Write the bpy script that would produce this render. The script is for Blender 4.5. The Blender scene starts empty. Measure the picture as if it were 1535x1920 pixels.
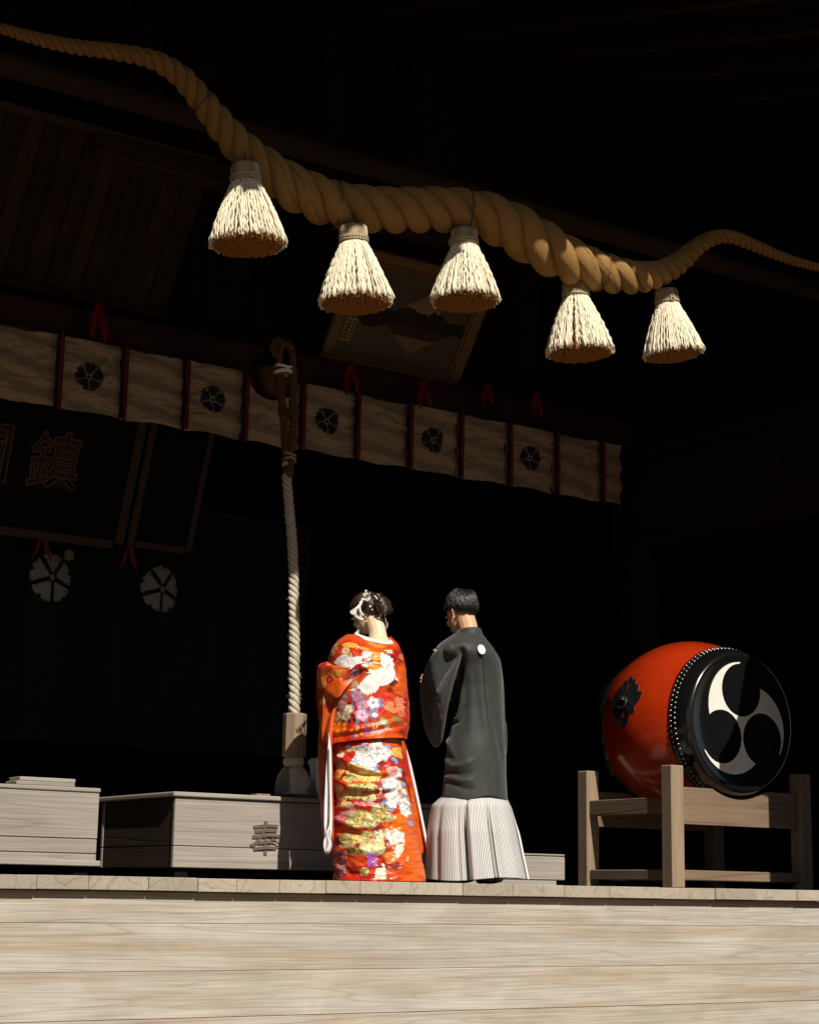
import bpy, bmesh, math, random
import numpy as np
from mathutils import Vector, Matrix, geometry
R = math.radians
random.seed(7)
rng = np.random.default_rng(7)
scene = bpy.context.scene
COL = scene.collection

# ------------------------------------------------------------------ camera
# World frame: X runs along the hall front, Y goes into the hall, Z up; the hall floor is z = 0.
CAM = np.array([-5.4, -8.05, -0.05])
FPX, PITCH, ROLL, YAW = 3350.0, R(12.0), R(0.95), R(34.0)
FW = np.array([math.sin(YAW)*math.cos(PITCH), math.cos(YAW)*math.cos(PITCH), math.sin(PITCH)])
_rt = np.array([math.cos(YAW), -math.sin(YAW), 0.0]); _up = np.cross(_rt, FW)
RT = math.cos(ROLL)*_rt + math.sin(ROLL)*_up
UP = -math.sin(ROLL)*_rt + math.cos(ROLL)*_up
cam_d = bpy.data.cameras.new('camera'); cam = bpy.data.objects.new('camera', cam_d); COL.objects.link(cam)
cam_d.sensor_fit = 'VERTICAL'; cam_d.sensor_height = 36.0; cam_d.sensor_width = 36.0
cam_d.lens = 36.0*FPX/1920.0; cam_d.clip_start = 0.1; cam_d.clip_end = 2000
M = Matrix(((RT[0], UP[0], -FW[0], CAM[0]), (RT[1], UP[1], -FW[1], CAM[1]), (RT[2], UP[2], -FW[2], CAM[2]), (0, 0, 0, 1)))
cam.matrix_world = M
scene.camera = cam

def at(px, py, y):
    """survey helper: the point on the plane Y = y that a sight line of the photograph meets"""
    d = FW + RT*(px-767.5)/FPX - UP*(py-960.0)/FPX
    return CAM + d*((y-CAM[1])/d[1])

# ------------------------------------------------------------------ light
SUN_EL, SUN_AZ = R(40.5), R(-7.0)          # sun in front of the hall, a little to its left
w = bpy.data.worlds.new('World'); scene.world = w; w.use_nodes = True
nt = w.node_tree; nt.nodes.clear()
sky = nt.nodes.new('ShaderNodeTexSky'); sky.sky_type = 'NISHITA'; sky.sun_disc = False
sky.sun_elevation = SUN_EL; sky.sun_rotation = math.pi - SUN_AZ
bg = nt.nodes.new('ShaderNodeBackground'); bg.inputs[1].default_value = 0.05
wo = nt.nodes.new('ShaderNodeOutputWorld')
nt.links.new(sky.outputs[0], bg.inputs[0]); nt.links.new(bg.outputs[0], wo.inputs[0])
sl = bpy.data.lights.new('sun', 'SUN'); sl.energy = 5.0; sl.angle = R(0.5); sl.color = (1.0, 0.94, 0.855)
so = bpy.data.objects.new('sun', sl); COL.objects.link(so)
LDIR = Vector((-math.sin(SUN_AZ)*math.cos(SUN_EL), math.cos(SUN_AZ)*math.cos(SUN_EL), -math.sin(SUN_EL)))
so.rotation_euler = LDIR.to_track_quat('-Z', 'Y').to_euler(); so.location = (0, -12, 12)
scene.view_settings.view_transform = 'Standard'; scene.view_settings.look = 'None'
scene.view_settings.exposure = 0.1; scene.view_settings.gamma = 1.0
scene.view_settings.use_curve_mapping = False
scene.cycles.use_denoising = True
scene.cycles.max_bounces = 6; scene.cycles.diffuse_bounces = 4; scene.cycles.glossy_bounces = 3
scene.cycles.sample_clamp_indirect = 4.0

# ------------------------------------------------------------------ object helpers
WP = {}
def wpos(o):
    return WP[o.name]
def place(o, parent, center):
    COL.objects.link(o)
    c = Vector(center); WP[o.name] = c
    if parent is not None:
        o.parent = parent; o.location = c - WP[parent.name]
    else:
        o.location = c
    return o
def thing(name, label, cat, loc, group=None):
    o = bpy.data.objects.new(name, None); o.empty_display_size = 0.2
    place(o, None, loc); o['label'] = label; o['category'] = cat
    if group: o['group'] = group
    return o
def tag(o, label, cat=None, group=None):
    o['label'] = label
    if cat: o['category'] = cat
    if group: o['group'] = group
    return o
def add(name, V, F, mat, parent=None, smooth=True, uv=None, col=None, center=None):
    V = np.asarray(V, float)
    c = (V.min(0)+V.max(0))/2 if center is None else np.asarray(center, float)
    me = bpy.data.meshes.new(name)
    me.from_pydata((V-c).tolist(), [], F.tolist() if isinstance(F, np.ndarray) else F)
    me.validate()
    if uv is not None:
        ul = me.uv_layers.new(name='UVMap')
        li = np.empty(len(me.loops), np.int32); me.loops.foreach_get('vertex_index', li)
        ul.data.foreach_set('uv', np.asarray(uv, np.float32)[li].ravel())
    if col is not None:
        ca = me.color_attributes.new('Col', 'FLOAT_COLOR', 'POINT')
        c4 = np.ones((len(V), 4), np.float32); c4[:, :3] = col
        ca.data.foreach_set('color', c4.ravel())
    if mat is not None: me.materials.append(mat)
    if smooth: me.polygons.foreach_set('use_smooth', np.ones(len(me.polygons), bool))
    me.update()
    return place(bpy.data.objects.new(name, me), parent, c)
def dup(o, parent, center):
    c = o.copy(); return place(c, parent, center)
class Acc:
    """collects pieces of ONE part"""
    def __init__(s): s.V = []; s.F = []; s.UV = []; s.n = 0
    def add(s, V, F, uv=None):
        V = np.asarray(V, float); s.V.append(V)
        s.F += [[i+s.n for i in f] for f in (F.tolist() if isinstance(F, np.ndarray) else F)]
        s.UV.append(np.zeros((len(V), 2)) if uv is None else uv); s.n += len(V)
    def build(s, name, mat, parent=None, smooth=True):
        return add(name, np.concatenate(s.V), s.F, mat, parent, smooth, uv=np.concatenate(s.UV))
def gridF(nv, nu, wrap=False):
    m = nu if wrap else nu-1
    i, j = np.meshgrid(np.arange(nv-1), np.arange(m), indexing='ij')
    j2 = (j+1) % nu
    return np.stack([i*nu+j, i*nu+j2, (i+1)*nu+j2, (i+1)*nu+j], -1).reshape(-1, 4)
def bevbox(lo, hi, b=0.004, seg=1):
    bm = bmesh.new(); bmesh.ops.create_cube(bm, size=1)
    lo = np.array(lo, float); hi = np.array(hi, float); c = (lo+hi)/2; d = hi-lo
    for v in bm.verts: v.co = Vector((c[0]+v.co.x*d[0], c[1]+v.co.y*d[1], c[2]+v.co.z*d[2]))
    if b > 0: bmesh.ops.bevel(bm, geom=bm.edges[:], offset=min(b, d.min()*0.45), segments=seg, affect='EDGES')
    bm.verts.index_update()
    V = np.array([v.co[:] for v in bm.verts]); F = [[v.index for v in f.verts] for f in bm.faces]
    bm.free(); return V, F
def box(name, lo, hi, mat, parent=None, b=0.004, rot=None, pivot=None):
    V, F = bevbox(lo, hi, b)
    if rot is not None:
        p = np.asarray(pivot if pivot is not None else (np.array(lo)+np.array(hi))/2); V = (V-p) @ np.array(rot).T + p
    return add(name, V, F, mat, parent, smooth=False)
def rotm(axis, a):
    return np.array(Matrix.Rotation(a, 3, axis))
def catmull(P, n):
    P = np.asarray(P, float)
    Q = np.vstack([2*P[0]-P[1], P, 2*P[-1]-P[-2]])
    t = np.linspace(0, len(P)-1, n); i = np.minimum(t.astype(int), len(P)-2); f = (t-i)[:, None]
    p0, p1, p2, p3 = Q[i], Q[i+1], Q[i+2], Q[i+3]
    return 0.5*((2*p1)+(-p0+p2)*f+(2*p0-5*p1+4*p2-p3)*f**2+(-p0+3*p1-3*p2+p3)*f**3)
def frames(P):
    T = np.gradient(P, axis=0); T /= np.linalg.norm(T, axis=1)[:, None]+1e-12
    N = np.zeros_like(P)
    ref = np.array([0, 1, 0]) if abs(T[0][1]) < 0.9 else np.array([1, 0, 0])
    n = ref - T[0]*(ref@T[0]); n /= np.linalg.norm(n)
    for i in range(len(P)):
        n = n - T[i]*(n@T[i]); n /= np.linalg.norm(n)+1e-12; N[i] = n
    return T, N, np.cross(T, N)
def tubeVF(P, rad, sides=8, caps=True, flat=1.0):
    P = np.asarray(P, float); n = len(P); rad = np.broadcast_to(np.asarray(rad, float), (n,))
    T, N, B = frames(P)
    a = np.linspace(0, 2*np.pi, sides, endpoint=False)
    V = P[:, None]+rad[:, None, None]*(np.cos(a)[None, :, None]*N[:, None]+flat*np.sin(a)[None, :, None]*B[:, None])
    L = np.concatenate([[0], np.cumsum(np.linalg.norm(np.diff(P, axis=0), axis=1))])
    uv = np.stack(np.broadcast_arrays(L[:, None], (a/(2*np.pi))[None]), -1).reshape(-1, 2)
    F = gridF(n, sides, True).tolist()
    if caps: F += [list(range(sides))[::-1], list(range((n-1)*sides, n*sides))]
    return V.reshape(-1, 3), F, uv
def tube(name, P, rad, mat, parent=None, sides=8, caps=True, flat=1.0):
    V, F, uv = tubeVF(P, rad, sides, caps, flat); return add(name, V, F, mat, parent, True, uv=uv)
def latheVF(prof, sides=32, axis='Z', c=(0, 0, 0), cap=False):
    prof = np.asarray(prof, float); a = np.linspace(0, 2*np.pi, sides, endpoint=False)
    r, h = prof[:, 0], prof[:, 1]
    X = r[:, None]*np.cos(a); Y = r[:, None]*np.sin(a); Z = np.broadcast_to(h[:, None], X.shape)
    V = np.stack([X, Y, Z], -1).reshape(-1, 3)
    if axis == 'Y': V = V[:, [0, 2, 1]]
    F = gridF(len(prof), sides, True).tolist()
    if cap: F += [list(range(sides)), list(range((len(prof)-1)*sides, len(prof)*sides))]
    L = np.concatenate([[0], np.cumsum(np.hypot(np.diff(r), np.diff(h)))])
    uv = np.stack(np.broadcast_arrays(L[:, None], (a/(2*np.pi))[None]), -1).reshape(-1, 2)
    return V+np.asarray(c), F, uv
def lathe(name, prof, mat, parent=None, sides=32, axis='Z', c=(0, 0, 0), cap=False, smooth=True):
    V, F, uv = latheVF(prof, sides, axis, c, cap); return add(name, V, F, mat, parent, smooth, uv=uv)
def polyplate(name, P, thick, mat, parent=None, normal=(0, -1, 0)):
    """flat polygon outline (3D points) with thickness"""
    P = [Vector(p) for p in P]; n = len(P); nn = Vector(normal)
    tri = geometry.tessellate_polygon([P])
    V = [p[:] for p in P]+[(p+nn*thick)[:] for p in P]
    F = [list(t)[::-1] for t in tri]+[[i+n for i in t] for t in tri]+[[i, (i+1) % n, n+(i+1) % n, n+i] for i in range(n)]
    o = add(name, V, F, mat, parent, False)
    bm = bmesh.new(); bm.from_mesh(o.data); bmesh.ops.recalc_face_normals(bm, faces=bm.faces[:]); bm.to_mesh(o.data); bm.free()
    return o
def pillow(name, outline, T, mat, parent=None, nr=26, na=160, fold=0.006, seed=0, colfn=None, sharp=0.5, ctr=None):
    """inflated cloth bag from a closed 3D outline; outline rows: x,y,z and garment coords a,b"""
    O = np.asarray(outline, float)
    P = catmull(np.vstack([O, O[:1]]), na+1)[:-1]
    c = P.mean(0) if ctr is None else np.asarray(ctr, float)
    r = np.linspace(0, 1, nr)
    G = c[None, None]+r[:, None, None]*(P-c)[None]
    nrm = np.zeros(3)
    for i in range(na): nrm += np.cross(P[i, :3]-c[:3], P[(i+1) % na, :3]-c[:3])
    nrm /= np.linalg.norm(nrm)
    if nrm @ (CAM-c[:3]) < 0: nrm = -nrm
    h = T*np.power(np.clip(1-r**2, 0, 1), sharp)
    nz = fbm(G[..., 3]*0.06+seed*7.1, G[..., 4]*0.025+seed*3.3, 3)-0.5
    front = G[..., :3]+nrm*(h[:, None]+fold*2*nz*(1-r[:, None]**6))[..., None]
    back = G[..., :3]-nrm*h[:, None, None]
    V = np.concatenate([front.reshape(-1, 3), back.reshape(-1, 3)])
    F1 = gridF(nr, na, True); F2 = F1[:, ::-1]+nr*na
    AB = np.concatenate([G[..., 3:5].reshape(-1, 2)]*2)
    col = colfn(AB[:, 0], AB[:, 1]) if colfn else None
    o = add(name, V, np.concatenate([F1, F2]), mat, parent, True, uv=AB*0.01, col=col)
    bm = bmesh.new(); bm.from_mesh(o.data); bmesh.ops.remove_doubles(bm, verts=bm.verts[:], dist=1e-6)
    bmesh.ops.recalc_face_normals(bm, faces=bm.faces[:]); bm.to_mesh(o.data); bm.free()
    return o
_tab = rng.random((256, 256))
def vnoise(x, y):
    x = np.asarray(x, float); y = np.asarray(y, float)
    xi = np.floor(x).astype(int); yi = np.floor(y).astype(int); xf = x-xi; yf = y-yi
    u = xf*xf*(3-2*xf); v = yf*yf*(3-2*yf)
    g = lambda a, b: _tab[a % 256, b % 256]
    return (g(xi, yi)*(1-u)+g(xi+1, yi)*u)*(1-v)+(g(xi, yi+1)*(1-u)+g(xi+1, yi+1)*u)*v
def fbm(x, y, o=4):
    s = 0; a = 0.5; t = 0
    for k in range(o): s = s+a*vnoise(x*2**k+17*k, y*2**k+31*k); t += a; a *= 0.5
    return s/t
def sr(r, g, b):
    f = lambda c: (c/255/12.92) if c <= 10.3 else ((c/255+0.055)/1.055)**2.4
    return np.array([f(r), f(g), f(b)])

# ------------------------------------------------------------------ materials
class NB:
    def __init__(s, name):
        s.m = bpy.data.materials.new(name); s.m.use_nodes = True
        s.t = s.m.node_tree; s.p = s.t.nodes['Principled BSDF']
    def n(s, kind, **kw):
        x = s.t.nodes.new('ShaderNode'+kind)
        for k, v in kw.items(): setattr(x, k, v)
        return x
    def l(s, a, b): s.t.links.new(a, b)
    def math(s, op, a, b=None):
        x = s.n('Math', operation=op)
        for i, v in enumerate((a, b)):
            if v is None: continue
            if isinstance(v, (int, float)): x.inputs[i].default_value = v
            else: s.l(v, x.inputs[i])
        return x.outputs[0]
    def ramp(s, fac, stops):
        x = s.n('ValToRGB'); e = x.color_ramp.elements
        while len(e) < len(stops): e.new(0.5)
        for el, (p, c) in zip(e, stops): el.position = p; el.color = (*c, 1)
        s.l(fac, x.inputs[0]); return x.outputs[0]
    def mix(s, fac, a, b, mode='MIX'):
        x = s.n('Mix', data_type='RGBA', blend_type=mode)
        for sock, v in ((x.inputs[0], fac), (x.inputs[6], a), (x.inputs[7], b)):
            if isinstance(v, (int, float)): sock.default_value = v
            elif isinstance(v, (tuple, list, np.ndarray)): sock.default_value = (*[float(q) for q in v], 1)
            else: s.l(v, sock)
        return x.outputs[2]
    def coords(s, scale, kind='Object', rnd=True):
        tc = s.n('TexCoord'); mp = s.n('Mapping'); mp.inputs['Scale'].default_value = scale
        if rnd:
            oi = s.n('ObjectInfo'); vm = s.n('VectorMath', operation='SCALE')
            cb = s.n('CombineXYZ'); s.l(oi.outputs['Random'], cb.inputs[0])
            m7 = s.math('MULTIPLY', oi.outputs['Random'], 7.3); s.l(m7, cb.inputs[1])
            m3 = s.math('MULTIPLY', oi.outputs['Random'], 3.7); s.l(m3, cb.inputs[2])
            s.l(cb.outputs[0], vm.inputs[0]); vm.inputs['Scale'].default_value = 9.0
            ad = s.n('VectorMath', operation='ADD'); s.l(tc.outputs[kind], ad.inputs[0]); s.l(vm.outputs[0], ad.inputs[1])
            s.l(ad.outputs[0], mp.inputs[0])
        else: s.l(tc.outputs[kind], mp.inputs[0])
        return mp.outputs[0]
    def noise(s, vec, scale, detail=3, rough=0.55, dist=0.0):
        x = s.n('TexNoise'); s.l(vec, x.inputs['Vector'])
        x.inputs['Scale'].default_value = scale; x.inputs['Detail'].default_value = detail
        x.inputs['Roughness'].default_value = rough; x.inputs['Distortion'].default_value = dist
        return x.outputs['Fac']
    def bump(s, h, strength, dist=0.01):
        x = s.n('Bump'); x.inputs['Strength'].default_value = strength; x.inputs['Distance'].default_value = dist
        s.l(h, x.inputs['Height']); s.l(x.outputs[0], s.p.inputs['Normal'])
    def base(s, c):
        if isinstance(c, (tuple, list, np.ndarray)): s.p.inputs['Base Color'].default_value = (*[float(q) for q in c], 1)
        else: s.l(c, s.p.inputs['Base Color'])
    def set(s, **kw):
        for k, v in kw.items(): s.p.inputs[k.replace('_', ' ')].default_value = v
        return s

def wood(name, light, dark, line, axis='X', fig=9.0, rough=0.7, bump=0.25, spec=0.3, var=0.25, stain=None, al=0.2, lw=0.5):
    """wood with figure lines following the grain axis (X, Y or Z of the object)"""
    b = NB(name)
    ac = 3.2
    sc = {'X': (al, ac, ac), 'Y': (ac, al, ac), 'Z': (ac, ac, al)}[axis]
    v = b.coords(sc)
    low = b.noise(v, 1.1, 2, 0.45, 0.25)
    f = b.math('FRACT', b.math('MULTIPLY', low, fig))
    tri = b.math('ABSOLUTE', b.math('SUBTRACT', f, 0.5))            # 0..0.5 ring bands
    lines = b.ramp(tri, [(0.0, (1, 1, 1)), (0.04, (0.45,)*3), (0.11, (0, 0, 0))])
    sf = {'X': (2.0, 160, 160), 'Y': (160, 2.0, 160), 'Z': (160, 160, 2.0)}[axis]
    fib = b.noise(b.coords(sf), 1.0, 3, 0.6)
    blot = b.ramp(b.noise(b.coords({'X': (0.8, 4, 4), 'Y': (4, 0.8, 4), 'Z': (4, 4, 0.8)}[axis]), 1.3, 4, 0.6), [(.28, (0, 0, 0)), (.72, (1, 1, 1))])
    c = b.mix(blot, dark, light)
    if stain is not None:
        st = b.ramp(b.noise(b.coords({'X': (0.5, 2, 9), 'Y': (2, 0.5, 9), 'Z': (2, 2, 0.5)}[axis]), 1.0, 4, 0.65), [(0.42, (0, 0, 0)), (0.66, (1, 1, 1))])
        c = b.mix(b.math('MULTIPLY', st, 0.75), c, stain)
    if stain is not None:
        pt = b.ramp(b.noise(b.coords((1.1, 1.1, 2.2)), 1.6, 5, 0.62, 0.6), [(0.38, (0.90, 0.88, 0.86)), (0.62, (1.05, 1.05, 1.06))]); c = b.mix(1.0, c, pt, 'MULTIPLY')
        sc2 = b.ramp(b.noise(b.coords((9, 9, 60)), 1.0, 4, 0.7), [(0.60, (0, 0, 0)), (0.78, (1, 1, 1))]); c = b.mix(b.math('MULTIPLY', sc2, 0.12), c, (.62, .58, .52))
    c = b.mix(b.math('MULTIPLY', lines, lw), c, line)
    fr = b.ramp(fib, [(0.3, (0.72,)*3), (0.62, (1.04,)*3)])
    c = b.mix(1.0, c, fr, 'MULTIPLY')
    oi = b.n('ObjectInfo'); vr = b.math('ADD', b.math('MULTIPLY', oi.outputs['Random'], var), 1.0-var/2)
    vv = b.n('CombineXYZ'); [b.l(vr, vv.inputs[i]) for i in range(3)]
    c = b.mix(1.0, c, vv.outputs[0], 'MULTIPLY')
    b.base(c); b.set(Roughness=rough, Specular_IOR_Level=spec)
    h = b.math('SUBTRACT', fib, b.math('MULTIPLY', lines, 0.8)); b.bump(h, bump, 0.004)
    return b.m
def plain(name, c, rough=0.6, spec=0.4, var=0.2, scale=12, bump=0.0, metal=0.0, coat=0.0, sheen=0.0):
    b = NB(name); v = b.coords((1, 1, 1)); n = b.noise(v, scale, 4, 0.6)
    c = np.asarray(c, float)
    b.base(b.mix(n, tuple(c*(1-var)), tuple(np.minimum(c*(1+var), 1))))
    b.set(Roughness=rough, Specular_IOR_Level=spec, Metallic=metal, Coat_Weight=coat, Sheen_Weight=sheen)
    if bump: b.bump(b.noise(v, scale*6, 3), bump, 0.003)
    return b.m
def vcloth(name, rough=0.55, spec=0.35, bump=0.15, sheen=0.1, bscale=260, coat=0.0):
    b = NB(name); a = b.n('VertexColor', layer_name='Col')
    n = b.noise(b.coords((1, 1, 1), rnd=False), bscale, 3, 0.6)
    b.base(b.mix(1.0, a.outputs['Color'], b.ramp(n, [(0.3, (0.86,)*3), (0.7, (1.1,)*3)]), 'MULTIPLY'))
    b.set(Roughness=rough, Specular_IOR_Level=spec, Sheen_Weight=sheen, Coat_Weight=coat); b.bump(n, bump, 0.002)
    return b.m
def straw(name, c1, c2, nlines=0, twist=0.0, rough=0.7, bump=0.6):
    b = NB(name); v = b.coords((1, 1, 1)); n = b.noise(v, 40, 4, 0.6)
    c = b.mix(n, c1, c2)
    if nlines:
        uv = b.n('UVMap'); sp = b.n('SeparateXYZ'); b.l(uv.outputs[0], sp.inputs[0])
        ph = b.math('ADD', b.math('MULTIPLY', sp.outputs[1], float(nlines)), b.math('MULTIPLY', sp.outputs[0], twist))
        ph = b.math('ADD', ph, b.math('MULTIPLY', b.noise(v, 9, 2), 0.6))
        s = b.math('SINE', b.math('MULTIPLY', ph, 2*math.pi))
        gv = b.ramp(s, [(0.0, (0.42,)*3), (0.35, (0.9,)*3), (0.8, (1.05,)*3)])
        # sine spans -1..1: remap for the ramp
        s01 = b.math('ADD', b.math('MULTIPLY', s, 0.5), 0.5)
        b.l(s01, gv.node.inputs[0])
        c = b.mix(1.0, c, gv, 'MULTIPLY'); b.bump(b.math('ADD', s01, b.math('MULTIPLY', n, 0.5)), bump, 0.006)
    else: b.bump(n, 0.3, 0.003)
    b.base(c); b.set(Roughness=rough, Specular_IOR_Level=0.25)
    return b.m

MT = {}
MT['deck'] = wood('deck_wood', (.44, .38, .295), (.35, .295, .225), (.20, .155, .11), 'Y', 9, .75, .3, var=.3)
MT['inner_floor'] = wood('polished_floor', (.085, .042, .020), (.050, .025, .012), (.025, .013, .007), 'Y', 8, .45, .2, .4, var=.3)
MT['fascia'] = wood('weathered_plank', (.50, .465, .405), (.42, .385, .325), (.24, .19, .135), 'X', 26, .78, .3, .2, var=.16, al=.15, lw=.34, stain=(.36, .285, .185))
MT['box'] = wood('grey_box_wood', (.36, .325, .275), (.29, .255, .21), (.16, .13, .10), 'X', 9, .75, .3, .2, var=.15, al=.14, lw=.3)
MT['boxz'] = wood('pale_post_wood', (.34, .25, .16), (.25, .18, .115), (.13, .09, .06), 'Z', 9, .65, .25, .25, var=.1, lw=.3)
MT['standx'] = wood('stand_wood_x', (.25, .17, .11), (.17, .115, .072), (.09, .06, .038), 'X', 8, .6, .25, .25, var=.1)
MT['standy'] = wood('stand_wood_y', (.25, .17, .11), (.17, .115, .072), (.09, .06, .038), 'Y', 8, .6, .25, .25, var=.1)
MT['boxside'] = wood('shade_toned_side', (.062, .044, .028), (.040, .028, .018), (.02, .014, .01), 'Y', 8, .8, .3, .15, var=.15)  # shade on the box flanks is put into this darker wood colour
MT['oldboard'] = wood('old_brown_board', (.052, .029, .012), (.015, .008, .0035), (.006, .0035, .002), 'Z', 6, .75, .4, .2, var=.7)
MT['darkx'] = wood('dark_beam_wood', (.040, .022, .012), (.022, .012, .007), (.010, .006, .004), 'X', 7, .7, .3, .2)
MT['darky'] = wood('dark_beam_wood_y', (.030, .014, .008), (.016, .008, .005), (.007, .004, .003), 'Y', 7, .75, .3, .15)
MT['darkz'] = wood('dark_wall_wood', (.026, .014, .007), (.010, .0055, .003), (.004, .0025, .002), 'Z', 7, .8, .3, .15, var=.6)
MT['black'] = plain('near_black_wood', (.006, .0045, .004), .85, .1)  # one even near-black tone for hall shell, backings and hidden parts
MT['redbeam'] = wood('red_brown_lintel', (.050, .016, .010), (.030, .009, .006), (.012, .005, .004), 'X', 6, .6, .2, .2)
MT['rope'] = straw('straw_rope', (.50, .285, .088), (.36, .195, .054), 40, 2.2, .75, .7)
MT['cord'] = plain('dark_cord', (.10, .065, .03), .8, .2)
MT['tstraw'] = straw('tassel_straw', (.86, .785, .61), (.74, .625, .42))
MT['tcap'] = straw('tassel_cap', (.62, .50, .32), (.50, .38, .22), 40, 0.0, .75, .9)
MT['tcord'] = straw('tassel_cord', (.66, .54, .34), (.52, .41, .24), 3, 60, .7, .5)
MT['hemp'] = straw('hemp_rope', (.82, .74, .58), (.66, .56, .39), 14, 2.2, .8, .6)
MT['hempold'] = straw('old_brown_rope', (.20, .10, .04), (.13, .062, .024), 14, 2.2, .8, .6)
MT['hair_hemp'] = straw('hemp_fibre', (.86, .80, .64), (.72, .62, .43), 60, 0.0, .7, .8)
MT['tends'] = straw('cut_straw_ends', (.42, .20, .045), (.25, .105, .02))
MT['tcore'] = plain('tassel_core', (.20, .10, .03), .9, .1)
MT['bronze'] = plain('old_bronze', (.06, .028, .011), .38, .5, .35, 8, metal=.8)
MT['redcloth'] = plain('red_cloth', (.15, .008, .004), .7, .2, .3, 30)
MT['blackcloth'] = plain('black_cloth', (.010, .008, .008), .8, .2)
MT['whitecloth'] = plain('white_lining', (.78, .76, .74), .6, .3, .06, 60)
MT['cream'] = vcloth('brocade', .75, .2, .2, .1, 90)
MT['kimono'] = vcloth('kimono_silk', .38, .5, .25, .05, 330, .12)
MT['haori'] = plain('black_haori_cloth', (.025, .028, .023), .62, .35, .12, 300, .12, sheen=.25)
MT['skin'] = NB('skin').set(Roughness=.5, Specular_IOR_Level=.35, Subsurface_Weight=.15, Subsurface_Scale=.02).m
MT['skin'].node_tree.nodes['Principled BSDF'].inputs['Base Color'].default_value = (.62, .36, .20, 1)
MT['skin'].node_tree.nodes['Principled BSDF'].inputs['Subsurface Radius'].default_value = (1, .3, .12)
MT['palskin'] = NB('pale_skin').set(Roughness=.5, Specular_IOR_Level=.35, Subsurface_Weight=.12, Subsurface_Scale=.02).m
MT['palskin'].node_tree.nodes['Principled BSDF'].inputs['Base Color'].default_value = (.76, .55, .36, 1)
MT['palskin'].node_tree.nodes['Principled BSDF'].inputs['Subsurface Radius'].default_value = (1, .3, .12)
MT['gold'] = plain('gold_ornament', (.78, .62, .36), .3, .5, .3, 60, metal=.7)
MT['pearl'] = plain('pearl_white', (.82, .79, .70), .35, .5, .08, 60)
MT['blacklac'] = plain('black_lacquer', (.006, .006, .006), .22, .5, .2, 6, coat=.8)
MT['iron'] = plain('black_iron', (.018, .018, .017), .42, .5, .3, 40, .2, metal=.3)
MT['stud'] = plain('stud_steel', (.16, .155, .15), .22, .6, .2, 40, metal=.9)
MT['tomoe'] = plain('crest_white', (.72, .70, .63), .55, .4, .12, 14)
MT['giltline'] = plain('dull_gilt', (.11, .058, .014), .5, .4, .3, 20, metal=.3)
MT['giltfill'] = plain('dark_gilt', (.016, .010, .005), .6, .3, .3, 20)
MT['ink'] = plain('ink', (.012, .008, .006), .7, .2)
MT['carved'] = plain('carved_stroke', (.12, .092, .068), .8, .2)
MT['paper'] = plain('aged_paper', (.34, .27, .16), .8, .2)
# ================================================================== SETTING
b = NB('gravel'); v = b.coords((1, 1, 1), rnd=False)
b.base(b.mix(b.noise(v, 60, 4), (.12, .066, .03), (.17, .10, .048))); b.set(Roughness=.9); b.bump(b.noise(v, 90, 3), .5, .02)
MT['gravel'] = b.m
g = add('ground', [(-300, -300, -1.5), (300, -300, -1.5), (300, 300, -1.5), (-300, 300, -1.5)], [[0, 1, 2, 3]], MT['gravel'], None, False)
g['kind'] = 'structure'

# unseen cedars added behind the camera to cut sky light and deepen shadows
wr_ = np.random.default_rng(21); A = Acc()
for k in range(70):
    wx, wy = wr_.uniform(-42, 36), wr_.uniform(-46, -25); hh = min(.72*(-wy), 24)*wr_.uniform(.78, 1.0); cw = wr_.uniform(1.8, 2.8)
    A.add(*tubeVF([(wx, wy, -1.5), (wx+.1, wy, hh*.5), (wx, wy, hh*.9)], [.32, .22, .08], 7))
    for j in range(60):
        f = wr_.uniform(.12, 1) ; z = -1.5+hh*f; a = wr_.uniform(0, 6.283); ln_ = cw*(1.08-f)*wr_.uniform(.6, 1.15); d = np.array([math.cos(a), math.sin(a), -.25]); e = np.array([-math.sin(a), math.cos(a), 0]); o_ = np.array([wx, wy, z])
        A.add([o_+d*.1, o_+d*ln_*.6+e*ln_*.45, o_+d*ln_, o_+d*ln_*.6-e*ln_*.45, o_+d*ln_*.55+np.array([0, 0, .5])], [[0, 1, 4], [1, 2, 4], [2, 3, 4], [3, 0, 4], [0, 3, 2, 1]])
MT['cedar'] = plain('cedar_green', (.020, .034, .014), .9, .1, .4, 2)
tag(A.build('sky_blocker_trees', MT['cedar'], None, False), 'dark unseen cedars added opposite the hall to hold back sky light')['kind'] = 'stuff'

# hall floor: boards run into the hall, their sawn ends show as the pale edge strip
fl = bpy.data.objects.new('floor', None); place(fl, None, (0, 3.5, 0)); fl['kind'] = 'structure'
seams = [at(x, 1652, 0)[0] for x in (-20, 70, 168, 280, 372, 445, 525, 612, 676, 770, 868, 962, 1058, 1143, 1237, 1340, 1416, 1493)]
tl = seams[0]
while tl > -6: tl -= rng.uniform(.26, .36); seams.insert(0, tl)
tr = seams[-1]
while tr < 7: tr += rng.uniform(.28, .38); seams.append(tr)
for i, (a, c) in enumerate(zip(seams[:-1], seams[1:])):
    dy, dz = rng.uniform(-.003, .003), rng.uniform(-.002, .001)
    fb = box('floor_board', (a+.0012, dy, -.066+dz), (c-.0012, 7.0, dz), MT['deck'], fl, .003); fb.data.materials.append(MT['inner_floor'])
    for p_ in fb.data.polygons:
        if p_.normal.z > .9: p_.material_index = 1

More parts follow.
